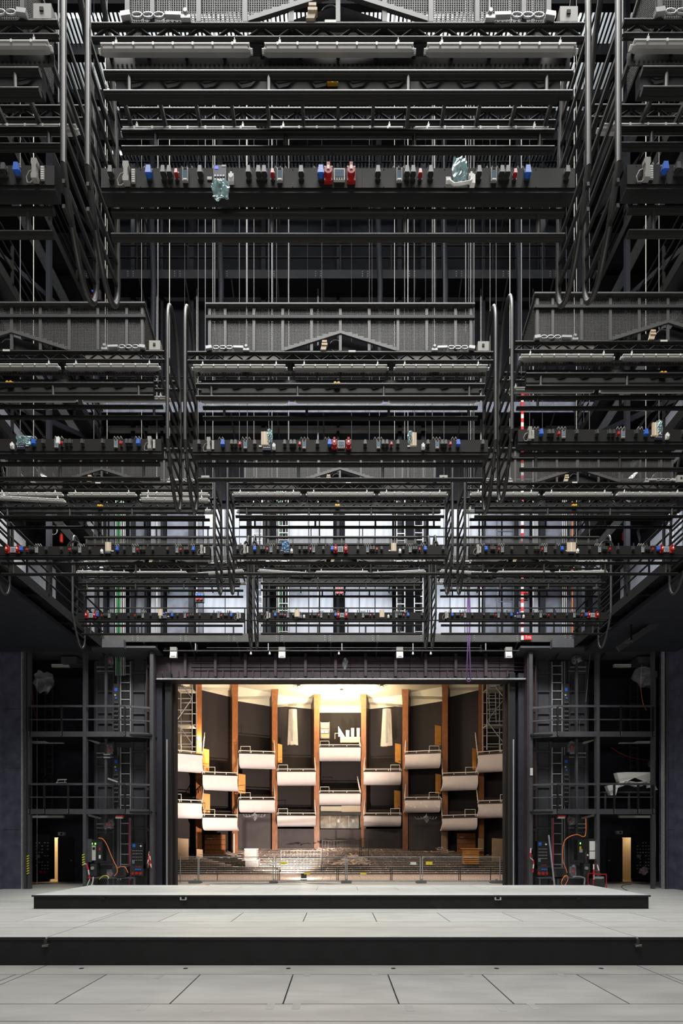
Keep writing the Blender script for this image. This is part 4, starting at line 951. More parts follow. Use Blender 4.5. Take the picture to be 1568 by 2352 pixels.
rc('panel', 'yellow', 1330, 1334, 1944, 1950, -.02, 0, t, 1350, 1978); rc('panel', 'grey', 1330, 1337, 1950, 1958, -.02, 0, t, 1350, 1978); rc('digit', 'emitg', 1331, 1333, 1935, 1939, -.02, 0, t, 1350, 1978); rc('button_row', 'white', 1347, 1350, 1962, 1966, -.03, 0, t, 1350, 1978); rc('panel', 'purple', 1343, 1346, 1955, 1975, -.03, 0, t, 1350, 1978)
for i, (px, a) in enumerate(((214,'left'),(1347,'right'))):
    t = root('motor_unit', 'small black motor unit under the control cabinet of the %s tower' % a, 'motor', P(px, 2012, Z))
    MB('dgrey').box(-.12, .14, 0, .3, 0, .5).build('body', t); MB('grey').cyl((-.02, -.04, .32), 'y', .07, .05, 12).build('cover', t)
for i, (px, a) in enumerate(((276,'left'),(1285,'right'))):
    t = root('cable_box', 'black rounded cable box on the low shelf of the %s tower' % a, 'box', P(px, 2016 if i == 0 else 2019, 19.7))
    MB('dgrey').prism([(-.24, .42), (-.24, .08), (-.16, 0), (.16, 0), (.24, .08), (.24, .42)], 'y', 0, .35).build('body', t)
    MB('towers').box(-.26, .26, -.02, .37, .42, .46).build('lid', t); MB('black').prism(arc(0, .22, .13, 180, 360, 10) + [(.13, .4), (-.13, .4)], 'y', -.015, 0).build('moulding', t)
    t = root('low_shelf', 'low black steel shelf at the foot of the %s tower' % a, 'shelf', P(px-14 if i == 0 else px+12, 2036, 19.7))
    MB('towers').box(-1.1, .85, 0, .6, .32, .38).build('top', t)
    for x in (-1.05, -.3, .78): MB('towers').box(x, x+.07, .02, .09, -.0, .32).build('leg', t)
# rack panels with sockets
for i, (pa, pb, top, a) in enumerate(((302, 329, 1936, 'left'), (1234, 1258, 1932, 'right'))):
    Z = 19.8; px = (pa+pb)/2; k = Z/F; w_ = (pb-pa)*k
    t = root('socket_rack', 'tall black rack of blue and red sockets at the foot of the %s tower' % a, 'socket rack', P(px, 2012, Z)); h = (2012-top)*k
    MB('black').box(-w_/2, w_/2, 0, .25, .30*1, h).build('upper_panel', t); MB('dgrey').box(-w_/2, w_/2, -.02, .25, 0, .42).build('lower_panel', t)
    sm_ = MB('grey').box(-.02, .02, -.012, 0, -.012, .012).mesh('switch')
    for r2 in range(4):
        for q in range(6): inst('switch', sm_, t, (-w_/2+.06+q*(w_-.12)/5, 0, h-.32-r2*.13))
    MB('blue').box(-w_/2+.04, -w_/2+.16, -.012, 0, h-.18, h-.05).build('display', t); MB('white').cyl((w_*.3, -.03, h-.13), 'y', .035, .03, 10).build('knob', t)
    MB('glassy').box(-w_/2+.03, -w_/2+.12, -.012, 0, h-.85, h-.72).build('display', t)
    for q in range(3):
        MB('red').cyl((-.03+q*.07, -.03, h-.98), 'y', .022, .03, 8).build('small_socket', t)
        MB('blue').cyl((-.04+q*.085, -.05, .27), 'y', .036, .05, 10).build('blue_socket', t)
        MB('red').cyl((-.17+q*.16, -.07, .11), 'y', .06, .06, 10).build('red_socket', t)
# red-white tapes
def tape(pts, label, Z):
    w_ = .028; t = root('barrier_tape', label, 'tape', P(*pts[0], Z)); b0 = Vector(P(*pts[0], Z)); k = 0
    for (a, b) in zip(pts[:-1], pts[1:]):
        p = Vector(P(*a, Z))-b0; q_ = Vector(P(*b, Z))-b0; n = max(1, int((q_-p).length/.16))
        for j in range(n):
            MB('taper' if k % 2 else 'tapew').bar(p+(q_-p)*(j/n), p+(q_-p)*((j+1)/n), w_*1.6, .02).build('strip', t); k += 1
tape([(193,1983),(199,1985),(203,1998),(206,2020),(200,2034)], 'red and white barrier tape tied to the inner post of the left tower', 19.45)
tape([(343,1956),(338,1993),(341,1980),(347,1993),(343,1957)], 'red and white tape knotted on the inner frame of the left tower', 19.7)
tape([(1219,1948),(1217,1970),(1224,1976),(1221,1950),(1225,1985),(1223,2004)], 'red and white tape hanging on the inner frame of the right tower', 19.7)
tape([(1363,2020),(1363,1985),(1371,1986),(1375,2000),(1366,1999)], 'red and white tape tied by the red generator frame', 19.3)
# orange hoses
def hose(pts, Z, r, m, label, name='hose', cat='hose'):
    P_ = [Vector(P(a, b, Z)) for a, b in pts]; sm = []
    for i in range(len(P_)-1):
        p0, p1, p2, p3 = P_[max(i-1,0)], P_[i], P_[i+1], P_[min(i+2, len(P_)-1)]
        for t_ in (0, .25, .5, .75):
            sm.append(.5*((2*p1)+(-p0+p2)*t_+(2*p0-5*p1+4*p2-p3)*t_*t_+(-p0+3*p1-3*p2+p3)*t_**3))
    sm.append(P_[-1]); return whole(name, MB(m).path(sm, r, 6), label, cat)
hose([(226,1925),(236,1927),(246,1942),(254,1962),(262,1980),(268,1992),(269,2004),(262,2012)], 19.4, .016, 'orange', 'orange hose curving down across the left tower wall')
hose([(268,1995),(280,1990),(288,1993),(294,2005)], 19.45, .016, 'orange', 'short orange hose over the black box of the left tower')
hose([(1345,1880),(1345,1912),(1340,1922),(1325,1917),(1305,1923),(1294,1938),(1292,1975),(1298,1992),(1302,2005)], 19.4, .018, 'orange', 'long orange hose arching over the right tower wall')
hose([(1302,2010),(1292,2018),(1289,2030),(1296,2034),(1303,2022),(1303,2013),(1296,2012),(1290,2024)], 19.4, .016, 'orange', 'orange hose coil at the foot of the right tower')
hose([(228,2020),(236,2012),(246,2012),(250,2018)], 19.5, .014, 'hazy', 'yellow-green cable loop at the foot of the left tower', 'cable', 'cable')
hose([(214,2014),(213,2025),(210,2034)], 19.4, .03, 'plate', 'pale hoses running down at the foot of the left tower', 'cable', 'cable')
hose([(1315,2014),(1330,2013),(1342,2018),(1341,2032)], 19.4, .022, 'grey', 'pale grey cable at the foot of the right tower', 'cable', 'cable')
hose([(75,1588),(77,1620),(82,1645),(86,1650)], 20.5, .01, 'taper', 'thin red cable below the left plastic bundle', 'cable', 'cable')
hose([(1474,1520),(1471,1570),(1475,1610),(1484,1632)], 20.5, .012, 'orange', 'thin orange cable below the right plastic bundle', 'cable', 'cable')
hose([(1398,1712),(1420,1728),(1450,1740),(1490,1746)], 22, .012, 'taper', 'thin red cable sagging under the upper deck of the right tower', 'cable', 'cable')
hose([(1345,1612),(1352,1530),(1356,1495)], 20.2, .010, 'rope', 'thin pale line slanting in the right tower', 'cable', 'cable')
hose([(1331,1690),(1330,1665),(1333,1650)], 20.2, .008, 'rope', 'pale cord hanging on the upper rail of the right tower', 'cable', 'cable')
hose([(1450,2031),(1432,2033),(1427,2038),(1440,2045),(1475,2050)], 19.0, .012, 'black', 'black cable trailing on the floor of the right side stage', 'cable', 'cable')
# red framed generator
t = root('generator', 'red framed generator on the floor beside the right tower', 'generator', (X(1377,19.3), 19.3, 0.0))
for a in (-.26, .26):
    for b in (0, .4): MB('red').tube((a, b, 0), (a, b, .62), .02, 8).build('frame_post', t)
for b in (0, .4): MB('red').tube((-.26, b, .62), (.26, b, .62), .02, 8).build('frame_bar', t); 
MB('dgrey').box(-.22, .22, .03, .37, .06, .42).build('engine', t); MB('galv').box(-.18, .18, .02, .03, .44, .52).box(-.12,.12,.05,.3,.42,.5).build('tank', t)
# leaning pole
whole('leaning_pole', MB('galv').bar((X(1262,19.6), 19.7, H(1918,19.6)), (X(1274,19.4), 19.4, 0.0), .05), 'grey metal pole leaning on the right tower wall', 'pole')
whole('notice_sheet', MB('white').box(X(1217,19.75), X(1223,19.75), 19.74, 19.75, H(1781,19.75), H(1764,19.75)), 'white notice sheet on the inner post of the right tower', 'notice')
# white sheet over the equipment on the right tower deck
Z = 20.4
t = root('dust_sheet', 'crumpled white dust sheet over the table on the right tower lower deck', 'sheet', P(1450, 1832, Z)); k = Z/F
def sheet(pts, y, th): # px polygon -> folded sheet
    vs = [((a-1450)*k, y+(.05 if i % 2 else -.03), (1832-b)*k) for i, (a, b) in enumerate(pts)]; c = Vector((sum(v[0] for v in vs)/len(vs), y-.08, sum(v[2] for v in vs)/len(vs)))
    m_ = MB('cloth'); n = len(vs); m_.add(vs+[tuple(c)], [(i, (i+1) % n, n) for i in range(n)]); m_.add([(a, b+th, c_) for a, b, c_ in vs], [tuple(range(n-1, -1, -1))])
    m_.add(vs+[(a, b+th, c_) for a, b, c_ in vs], [((i+1) % n, i, n+i, n+(i+1) % n) for i in range(n)]); return m_.build('fold', t)
sheet([(1415,1775),(1440,1773),(1497,1774),(1492,1800),(1484,1796),(1488,1786),(1460,1785),(1452,1784),(1434,1797),(1424,1796),(1419,1788)], 0, .25)
sheet([(1388,1806),(1412,1801),(1430,1795),(1440,1795),(1426,1806),(1412,1812),(1408,1828),(1398,1827),(1393,1818)], -.15, .2)
sheet([(1440,1794),(1460,1797),(1480,1795),(1474,1806),(1460,1808),(1450,1804)], -.1, .2)
sheet([(1486,1798),(1500,1800),(1506,1815),(1494,1808),(1486,1810)], -.1, .2)
t2 = root('work_table', 'dark table under the white dust sheet on the right tower lower deck', 'table', P(1450, 1858, Z))
MB('towers').box(-1.2, 1.1, .0, .7, .68, .74).build('top', t2)
for x in (-1.1, -.1, 1.0): MB('towers').box(x, x+.06, .05, .11, 0, .68).build('leg', t2)
MB('black').box(-.5, .9, .1, .6, .76, 1.0).build('equipment', t2)
t2 = root('metal_clutter', 'small silver clamp clutter on the lower rail of the left tower', 'clamp', P(141, 1798, 19.5))
MB('silver').bar((-.22,0,0),(.2,0,.02),.02).bar((-.15,0,.12),(.2,0,.13),.05,.04).bar((-.2,0,.02),(-.1,0,.12),.02).bar((.12,0,0),(.16,0,.12),.02).build('arm', t2)
t2 = root('spot_bracket', 'pair of bright clamps on the middle of the left tower wall', 'clamp', P(245, 1740, 20.2))
for z in (0, .12): MB('silver').box(-.12, .14, -.03, .03, z-.02, z+.03).build('clamp', t2)
t2 = root('spot_bracket', 'silver bracket arm on the lower rail of the left tower near the ladder', 'clamp', P(262, 1795, 19.5)); MB('silver').bar((-.25,0,.12),(.15,0,-.02),.03,.06).build('arm', t2)
# far-side socket walls in the side stages
for i, (px, a) in enumerate(((99,'left'),(1478,'right'))):
    Z = 22.4; t = root('wall_cabinet', 'dark cabinet wall with many switches in the %s side stage' % a, 'cabinet', P(px, 2020, Z))
    MB('black').box(-.36, .30, 0, .4, 0, 2.1).build('body', t); sm_ = MB('grey').box(-.03, .03, -.02, 0, -.02, .02).mesh('switch'); rd = random.Random(i)
    for r2 in range(9):
        for q in range(5):
            if rd.random() < .7: inst('switch', sm_, t, (-.3+q*.13, 0, .5+r2*.15))
    MB('red').cyl((-.1, -.06, .35), 'y', .06, .06, 10).build('socket', t); MB('red').cyl((.1, -.06, .35), 'y', .06, .06, 10).build('socket', t)
    MB('glassy').box(-.3, -.16, -.012, 0, 1.0, 1.15).build('display', t)
for i, (px, py, a) in enumerate(((140,1916,'left'),(1423,1913,'right'))):
    t = root('wall_speaker', 'small pale speaker box in the %s side stage' % a, 'speaker', P(px, py+3, 22.6)); MB('grey').box(-.14,.14,0,.15,0,.16).build('body', t); MB('dgrey').cyl((.02,-.01,.08),'y',.05,.01,10).build('cone', t)
for i, (px, a) in enumerate(((85,'left'),(1505,'right'))):
    vx = X(px, 21.5); whole('wall_conduit', MB('galv').tube((vx, 21.5, .05), (vx, 21.5, 9.2), .014, 6), 'thin galvanised conduit on the outer side of the %s side stage' % a, 'conduit')
    ladder(112 if i == 0 else 1455, 5.0, 9.3, .35, 22.8, 'towers', 'dark access ladder inside the %s side stage' % a)
    ladder(112 if i == 0 else 1455, 3.3, 4.9, .35, 22.8, 'towers', 'short dark access ladder below the upper deck in the %s side stage' % a)
# ventilation boxes at the top of the towers
for i, (pa, pb, a) in enumerate(((140,176,'left'),(1465,1500,'right'))):
    whole('duct_box', MB('towerp').box(X(pa,20.3), X(pb,20.3), 20.3, 20.85, H(1523,20.3), 9.7), 'dark duct box high in the %s side stage' % a, 'duct')
# stairs at the right gallery end
t = root('steel_stair', 'black steel stair with rails climbing at the right side gallery', 'stair', (10.3, 17.0, 9.0))
for s2 in (0, .8): MB('towers').bar((0, -2.0*0+s2, 0), (3.0, s2, 2.0), .05, .2).build('stringer', t)
tm = MB('fascia').box(-.12, .12, 0, .8, -.015, .015).mesh('tread')
for q in range(9): inst('tread', tm, t, (.25+q*.31, 0, .2+q*.207))
for dz in (.6, 1.1): MB('tube').tube((0, 0, dz), (3.0, 0, 2.0+dz), .025, 8).build('rail', t)
for q in range(4): MB('tube').box(q*.95-.025, q*.95+.025, -.025, .025, q*.633, q*.633+1.1).build('rail_post', t)
# ================================================================ AUDITORIUM
ZC = 15.0
struct('ceiling_auditorium', MB('cream').add([(-17, 21.5, 15.0), (17, 21.5, 15.0), (17, 48, 15.0), (-17, 48, 15.0), (-17, 21.5, 15.2), (17, 21.5, 15.2), (17, 48, 15.2), (-17, 48, 15.2)], [(0,3,2,1),(4,5,6,7),(0,1,5,4),(1,2,6,5),(2,3,7,6),(3,0,4,7)]))
for i, (px, py) in enumerate(((685,1573),(784,1583),(876,1573))):
    Zc = 13.13*F/(VY-py); x = X(px, Zc); t = root('ceiling_rosette', 'small dark ceiling fitting with ragged edge, %s of three' % ['left', 'middle', 'right'][i], 'ceiling fitting', (x, Zc, 14.93))
    MB('awall').cyl((0, 0, .03), 'z', .14, .04, 10).build('plate', t); m_ = MB('awall')
    for q in range(8): a = q*math.pi/4+.3; m_.bar((0, 0, .055), (.55*math.cos(a), .55*math.sin(a), .06), .05, .012)
    m_.build('arm', t)
struct('wall_auditorium_left', MB('awall').box(-16.2, -16, 21.5, 46, 0, 15)); struct('wall_auditorium_right', MB('awall').box(16, 16.2, 21.5, 46, 0, 15))
# bays: index -4..4 ; (left px, right px, front Z at left, at right, back Z left, right)
def sym(b): return tuple((VX+5)*2-v for v in b)
FIN = {  # px range of front face, Z, bottom py
 -4: (450, 463, 37.0, 1985), -3: (533, 546, 39.5, 1985), -2: (624.5, 637, 41.6, 1952), -1: (721, 733.5, 43.0, 1952),
  1: (829, 840.5, 43.0, 1946), 2: (924, 937, 41.6, 1952), 3: (1015.5, 1028, 39.5, 1975), 4: (1099, 1111, 37.0, 1980)}
for k, (a, b, Z, pb) in FIN.items():
    s = -1 if k < 0 else 1; xa, xb = X(a, Z), X(b, Z); z0 = H(pb, Z); t = root('wall_fin', 'tall brown wooden wall fin, %s from the centre on the %s' % (['first', 'second', 'third', 'fourth'][abs(k)-1], 'left' if s < 0 else 'right'), 'fin', ((xa+xb)/2, Z, z0))
    w_ = xb-xa; h = ZC-z0; D = 3.0
    # front strip narrows downwards near the floor, flares at top; side goes back dark
    lean = .18*s
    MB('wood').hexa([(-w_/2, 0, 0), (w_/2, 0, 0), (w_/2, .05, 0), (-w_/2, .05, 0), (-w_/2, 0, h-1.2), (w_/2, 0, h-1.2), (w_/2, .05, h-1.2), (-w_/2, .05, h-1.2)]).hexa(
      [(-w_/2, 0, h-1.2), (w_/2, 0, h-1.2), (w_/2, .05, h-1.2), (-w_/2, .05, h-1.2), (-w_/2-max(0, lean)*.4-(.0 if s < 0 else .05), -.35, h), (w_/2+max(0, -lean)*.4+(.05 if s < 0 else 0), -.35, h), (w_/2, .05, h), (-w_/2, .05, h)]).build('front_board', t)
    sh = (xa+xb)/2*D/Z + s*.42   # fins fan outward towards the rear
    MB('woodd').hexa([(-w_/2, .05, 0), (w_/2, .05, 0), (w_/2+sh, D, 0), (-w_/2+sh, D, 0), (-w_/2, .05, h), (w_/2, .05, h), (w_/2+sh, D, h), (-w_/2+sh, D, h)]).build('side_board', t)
# bay walls and friezes
BAY = {0: (728, 836, 46.3, 46.3, 1637), -1: (630, 728, 44.0, 45.4, 1625), 1: (836, 934, 45.4, 44.0, 1625), -2: (539, 632, 41.6, 43.6, 1617), 2: (930, 1023, 43.6, 41.6, 1617),
       -3: (456, 542, 39.0, 41.4, 1594), 3: (1020, 1106, 41.4, 39.0, 1594), -4: (380, 460, 36.3, 38.9, 1575), 4: (1102, 1185, 38.9, 36.3, 1575)}
for k, (a, b, Za, Zb_, pt_) in BAY.items():
    xa, xb = X(a, Za), X(b, Zb_); zt = H(pt_, (Za+Zb_)/2)
    nm = 'centre' if k == 0 else '%s_%d' % ('left' if k < 0 else 'right', abs(k))
    def wq(m, z0, z1, dy=0, th=.15): return MB(m).hexa([(xa, Za+dy, z0), (xb, Zb_+dy, z0), (xb, Zb_+dy+th, z0), (xa, Za+dy+th, z0), (xa, Za+dy, z1), (xb, Zb_+dy, z1), (xb, Zb_+dy+th, z1), (xa, Za+dy+th, z1)])
    if k == 0:
        struct('wall_bay_'+nm, wq('awall', 6.2, zt)); 
    else: struct('wall_bay_'+nm, wq('awall', 0, zt))
    o = struct('trim_frieze_'+nm, wq('cream', zt, 15.0, -.02))
    # curved cove between frieze and ceiling
    if k != 0:
        m_ = MB('cream'); n = 8; dz = 1.1; s = -1 if k < 0 else 1
        for q in range(n):
            u0, u1 = q/n, (q+1)/n
            f = lambda u: dz*(.10+.9*(u if s < 0 else 1-u)**1.6) if False else dz*(.15+.85*(1-u if s < 0 else u))
            p = lambda u, zz, y: (xa+(xb-xa)*u, Za+(Zb_-Za)*u+y, zz)
            m_.hexa([p(u0, 15-f(u0)*.75, -.9), p(u1, 15-f(u1)*.75, -.9), p(u1, 15-f(u1)*.75, -.1), p(u0, 15-f(u0)*.75, -.1), p(u0, 15.0, -1.3), p(u1, 15.0, -1.3), p(u1, 15.0, -.1), p(u0, 15.0, -.1)])
        m_.build('cove', o)
# balconies
BAL = [ # bay, row name, pxl, pxr, ytop_l, ytop_r, ybot_l, ybot_r, Zl, Zr, rail side, spotted
 (0,'upper',733,828,1717,1717,1745,1745,42.2,42.2), (0,'lower',733,828,1823,1823,1848,1848,42.2,42.2),
 (-1,'upper',636,725,1773,1773,1802,1802,40.2,41.4), (-1,'lower',636,725,1874,1874,1898,1898,40.2,41.4),
 (1,'upper',835,921,1773,1773,1801,1801,41.4,40.2), (1,'lower',835,921,1874,1874,1898,1898,41.4,40.2),
 (-2,'upper',548.5,631,1731,1733,1761.5,1764,38.0,40.0), (-2,'lower',548.5,631,1838,1838,1865,1866,38.0,40.0),
 (2,'upper',929.5,1012,1733,1730,1764,1761,40.0,38.0), (2,'lower',929,1011.5,1838,1837.5,1866,1865,40.0,38.0),
 (-3,'upper',465,545,1780,1782.5,1812,1816,35.6,37.8), (-3,'lower',464.5,544.5,1878,1879,1907,1908,35.6,37.8),
 (3,'upper',1016,1097.5,1783,1780.5,1815,1812,37.8,35.6), (3,'lower',1015,1096,1880,1878,1908,1906,37.8,35.6),
 (-4,'upper',385,464.5,1729,1735,1767,1773,33.2,35.4), (-4,'lower',385,463.5,1844,1846,1878,1880,33.2,35.4),
 (4,'upper',1097,1180,1735,1729,1772,1768,35.4,33.2), (4,'lower',1098,1180,1847,1845,1879,1877,35.4,33.2)]
for (k, rn, a, b, tl, tr, bl, br_, Zl, Zr) in BAL:
    s = -1 if k < 0 else 1
    A_ = Vector(P(a, tl, Zl)); B_ = Vector(P(b, tr, Zr)); zl, zr = A_.z, B_.z; hl = zl-H(bl, Zl); hr = zr-H(br_, Zr)
    which = 'centre' if k == 0 else '%s %s' % (['first', 'second', 'third', 'outermost'][abs(k)-1], 'left' if k < 0 else 'right')
    loc = ((A_+B_)/2); D = 3.2
    t = root('box_balcony', '%s white balcony box in the %s bay of the auditorium' % (rn, which), 'balcony', (loc.x, loc.y, min(zl-hl, zr-hr)))
    o_ = Vector((loc.x, loc.y, min(zl-hl, zr-hr)))
    prof = [(0, 0), (.0, -.45), (.04, -.62), (.12, -.78), (.26, -.91), (.46, -.98), (.75, -1.0)]   # (back, drop fraction)
    m_ = MB('plaster'); vs = []
    for e, (pt0, h) in enumerate(((A_, hl), (B_, hr))):
        for y, f in prof: vs.append(tuple(Vector((pt0.x, pt0.y+y, pt0.z+f*h))-o_))
        kx = (pt0.y+D)/pt0.y; vs.append(tuple(Vector((pt0.x*kx, pt0.y+D, pt0.z-h*.25))-o_)); vs.append(tuple(Vector((pt0.x*kx, pt0.y+D, pt0.z))-o_))
    n = len(prof)+2
    m_.add(vs, [(i, n+i, n+i+1, i+1) for i in range(n-3)], True); m_.add(vs, [(i, n+i, n+(i+1) % n, (i+1) % n) for i in (n-3, n-2, n-1)])
    m_.add(vs, [tuple(range(n)), tuple(range(2*n-1, n-1, -1))]); m_.build('parapet', t)
    a0, b0 = A_-o_, B_-o_
    MB('rimb').hexa([(a0.x, a0.y-.03, a0.z), (b0.x, b0.y-.03, b0.z), (b0.x, b0.y+.12, b0.z), (a0.x, a0.y+.12, a0.z), (a0.x, a0.y-.03, a0.z+.09), (b0.x, b0.y-.03, b0.z+.09), (b0.x, b0.y+.12, b0.z+.09), (a0.x, a0.y+.12, a0.z+.09)]).build('rim', t)
    # front rail
    fr_ = MB('rail').bar((a0.x, a0.y, a0.z+.24), (b0.x, b0.y, b0.z+.24), .05, .05)
    for q in range(4): u = q/3; p = a0.lerp(b0, u); fr_.bar((p.x, p.y, p.z+.05), (p.x, p.y, p.z+.24), .04)
    fr_.build('front_rail', t)
    # sloping side rail rising to the back, on the inner side
    e0 = b0 if k < 0 or k == 0 else a0; sx = -.35 if k <= 0 else .35
    if k == 0 and False: pass
    sr = MB('rail'); e1 = e0+Vector((sx*(.6 if abs(k) < 2 else 1.0), 1.9, 1.75 if abs(k) < 4 else 2.1))
    sr.bar((e0.x, e0.y+.1, e0.z+.24), tuple(e1), .05, .05)
    for q in range(8): u = q/8+.06; p = e0.lerp(e1, u); sr.bar((p.x, p.y, p.z), (p.x, p.y, p.z-.42+.1), .04)
    sr.build('side_rail', t)
    # small hoop gate at the outer end
    g0 = a0 if k <= 0 else b0; d = .85 if k <= 0 else -.85
    MB('rail').path([(g0.x+d*.1, g0.y+.25, g0.z+.1), (g0.x+d*.1, g0.y+.25, g0.z+.62), (g0.x+d, g0.y+.25, g0.z+.62), (g0.x+d, g0.y+.25, g0.z+.1)], .025, 6).build('hoop', t)
    # stepped seating rows inside
    st = MB('stepd'); e = b0-a0; fa_ = A_.x*(A_.y+D)/A_.y-o_.x+.1; fb_ = B_.x*(B_.y+D)/B_.y-o_.x-.1
    for q in range(3):
        y0, y1 = .5+q*.85, D; z1_ = .05+q*.32
        ga, gb = A_.x*(A_.y+y0)/A_.y-o_.x+.1, B_.x*(B_.y+y0)/B_.y-o_.x-.1
        st.hexa([(ga, a0.y+y0, a0.z-.3), (gb, b0.y+y0, b0.z-.3), (fb_, b0.y+y1, b0.z-.3), (fa_, a0.y+y1, a0.z-.3), (ga, a0.y+y0, a0.z+z1_), (gb, b0.y+y0, b0.z+z1_), (fb_, b0.y+y1, b0.z+z1_), (fa_, a0.y+y1, a0.z+z1_)])
    st.build('tier', t)
    if k == 2 and rn == 'lower' or k == 4 and rn == 'lower':
        rd = random.Random(5); m_ = MB('white')
        for q in range(11):
            u = rd.uniform(.04, .96 if k == 2 else .7); f = rd.uniform(.1, .6); p = a0.lerp(b0, u); r1 = rd.uniform(.05, .10)
            m_.prism([(p.x+c_, p.z-f*hl+s_) for c_, s_ in arc(0, 0, r1, 0, 360, 7)[:-1]], 'y', p.y-.015, p.y+.0)
        m_.build('filler_spot', t)
# open orange doors
def adoor(a, b, t0, t1, Z, label, skew=0, m='door'):
    xa, xb = X(a, Z), X(b, Z); z0, z1 = H(t1, Z), H(t0, Z); t = root('door_leaf', label, 'door', ((xa+xb)/2, Z, z0)); w_ = (xb-xa)/2; h = z1-z0
    MB(m).hexa([(-w_, 0, max(0, skew)), (w_, .25, max(0, -skew)), (w_, .31, max(0, -skew)), (-w_, .06, max(0, skew)), (-w_, 0, h), (w_, .25, h-.05), (w_, .31, h-.05), (-w_, .06, h)]).build('leaf', t)
    MB('rimb').box(w_*.2, w_*.7, .08, .14, h*.12, h*.14).build('handle', t)
adoor(465,478,1719,1772,37.6,'orange open door above the third left upper balcony')
adoor(466,480,1822,1876,37.6,'orange open door above the third left lower balcony')
adoor(547,562,1777,1823,40.2,'orange open door above the second left lower balcony')
adoor(638,647,1708,1751,42.2,'narrow orange door above the first left upper balcony')
adoor(907,921,1707,1753,42.2,'orange open door above the first right upper balcony', .12)
adoor(999,1014,1665,1711,40.2,'orange open door above the second right upper balcony')
adoor(905,920,1815,1858,42.2,'orange open door above the first right lower balcony', .12)
adoor(1000,1014,1777,1823,40.2,'orange open door above the second right lower balcony')
adoor(1085,1096,1718,1770,37.7,'orange open door above the third right upper balcony', .1)
adoor(451,463,1950,2000,35.8,'tan board standing before the leftmost fin', 0, 'card')
adoor(408,430,1925,1990,35,'tan board in the far left corner of the stalls', 0, 'card')
adoor(1013,1027,1910,1963,39.2,'tan board standing before the third right fin', 0, 'card')
adoor(1130,1160,1925,1985,34.5,'wide tan board in the far right corner of the stalls', 0, 'card')
adoor(1098,1113,1925,1955,36.4,'tan board behind the stacked wooden lectern', 0, 'card')
# hung wrapped panels
def hung(a0, a1, b0, b1, t0, t1, Z, label):
    t = root('wrapped_banner', label, 'banner', ((X(a0,Z)+X(b1,Z))/2, Z, H(t1,Z))); ox = (X(a0,Z)+X(b1,Z))/2; oz = H(t1, Z); n = 7; vs = []; rd = random.Random(int(a0))
    for j in range(7):
        v = j/6
        for i in range(n): u = i/(n-1); px = (a0+(b0-a0)*v)*(1-u)+(a1+(b1-a1)*v)*u; vs.append((X(px,Z)-ox, -.12*math.sin(math.pi*u)+rd.uniform(-.03,.03), H(t0+(t1-t0)*v+(rd.uniform(-1,1.5) if j == 6 else 0), Z)-oz))
    fs = [(j*n+i, (j+1)*n+i, (j+1)*n+i+1, j*n+i+1) for j in range(6) for i in range(n-1)]
    q = len(vs); bk = [(x, .18, z) for x, y, z in vs]
    m_ = MB('wrapc').add(vs+bk, fs+[tuple(reversed([c+q for c in f])) for f in fs]); m_.build('wrapping', t)
    MB('grey').box(X(a0+6,Z)-ox, X(a0+10,Z)-ox, -.19, -.13, .3, H(t0+2,Z)-oz).build('tape_seam', t)
hung(663,681,660,684,1629,1710,42.5,'tall pale wrapped panel hanging in the first left bay')
hung(879,898,874,901,1628,1713,42.5,'tall pale wrapped panel hanging in the first right bay')
# scaffolds
for i, (a, b, t0, t1, Z) in enumerate(((404,441,1560,1722,33.5),(1118,1158,1560,1722,33.5))):
    nm = ['left', 'right'][i]; xa, xb = X(a,Z), X(b,Z); z0, z1 = H(t1,Z), H(t0,Z)
    t = root('scaffold', 'galvanised scaffold tower at the %s edge of the auditorium' % nm, 'scaffold', ((xa+xb)/2, Z, z0)); w_ = (xb-xa)/2; h = z1-z0
    for x in (-w_, w_):
        for y in (0, 1.0): MB('galv').tube((x, y, 0), (x, y, h), .04, 6).build('standard', t)
    for q in range(6):
        z = .4+q*h/6.2
        for y in (0, 1.0): MB('galv').tube((-w_, y, z), (w_, y, z), .035, 6).build('ledger', t)
    for q in range(3): z = .4+q*h/3.1; s = 1 if q % 2 else -1; MB('galv').tube((-w_*s, 0, z), (w_*s, 0, z+h/3.1), .03, 6).build('brace', t)
    for q in (1, 3): MB('grey').box(-w_, w_, .05, .95, .42+q*h/3.1*.8, .5+q*h/3.1*.8).build('platform', t)
    if i: 
        for x in (-.45, 0): MB('galv').tube((x, -.1, h*.38), (x-.05, -.1, h*.80), .03, 6).build('ladder_rail', t)
        for q in range(9): MB('galv').tube((-.46, -.1, h*.40+q*h*.045), (-.0, -.1, h*.40+q*h*.045), .02, 6).build('ladder_rung', t)
# bright work lamp on the left fin
t = root('work_lamp', 'glaring work lamp clamped at the leftmost balcony', 'lamp', P(455, 1700, 34.9)); MB('emitf').box(.0, .12, -.1, .1, 0, .25).build('lamp_face', t); MB('grey').box(-.08, 0, -.12, .12, -.02, .27).build('housing', t)
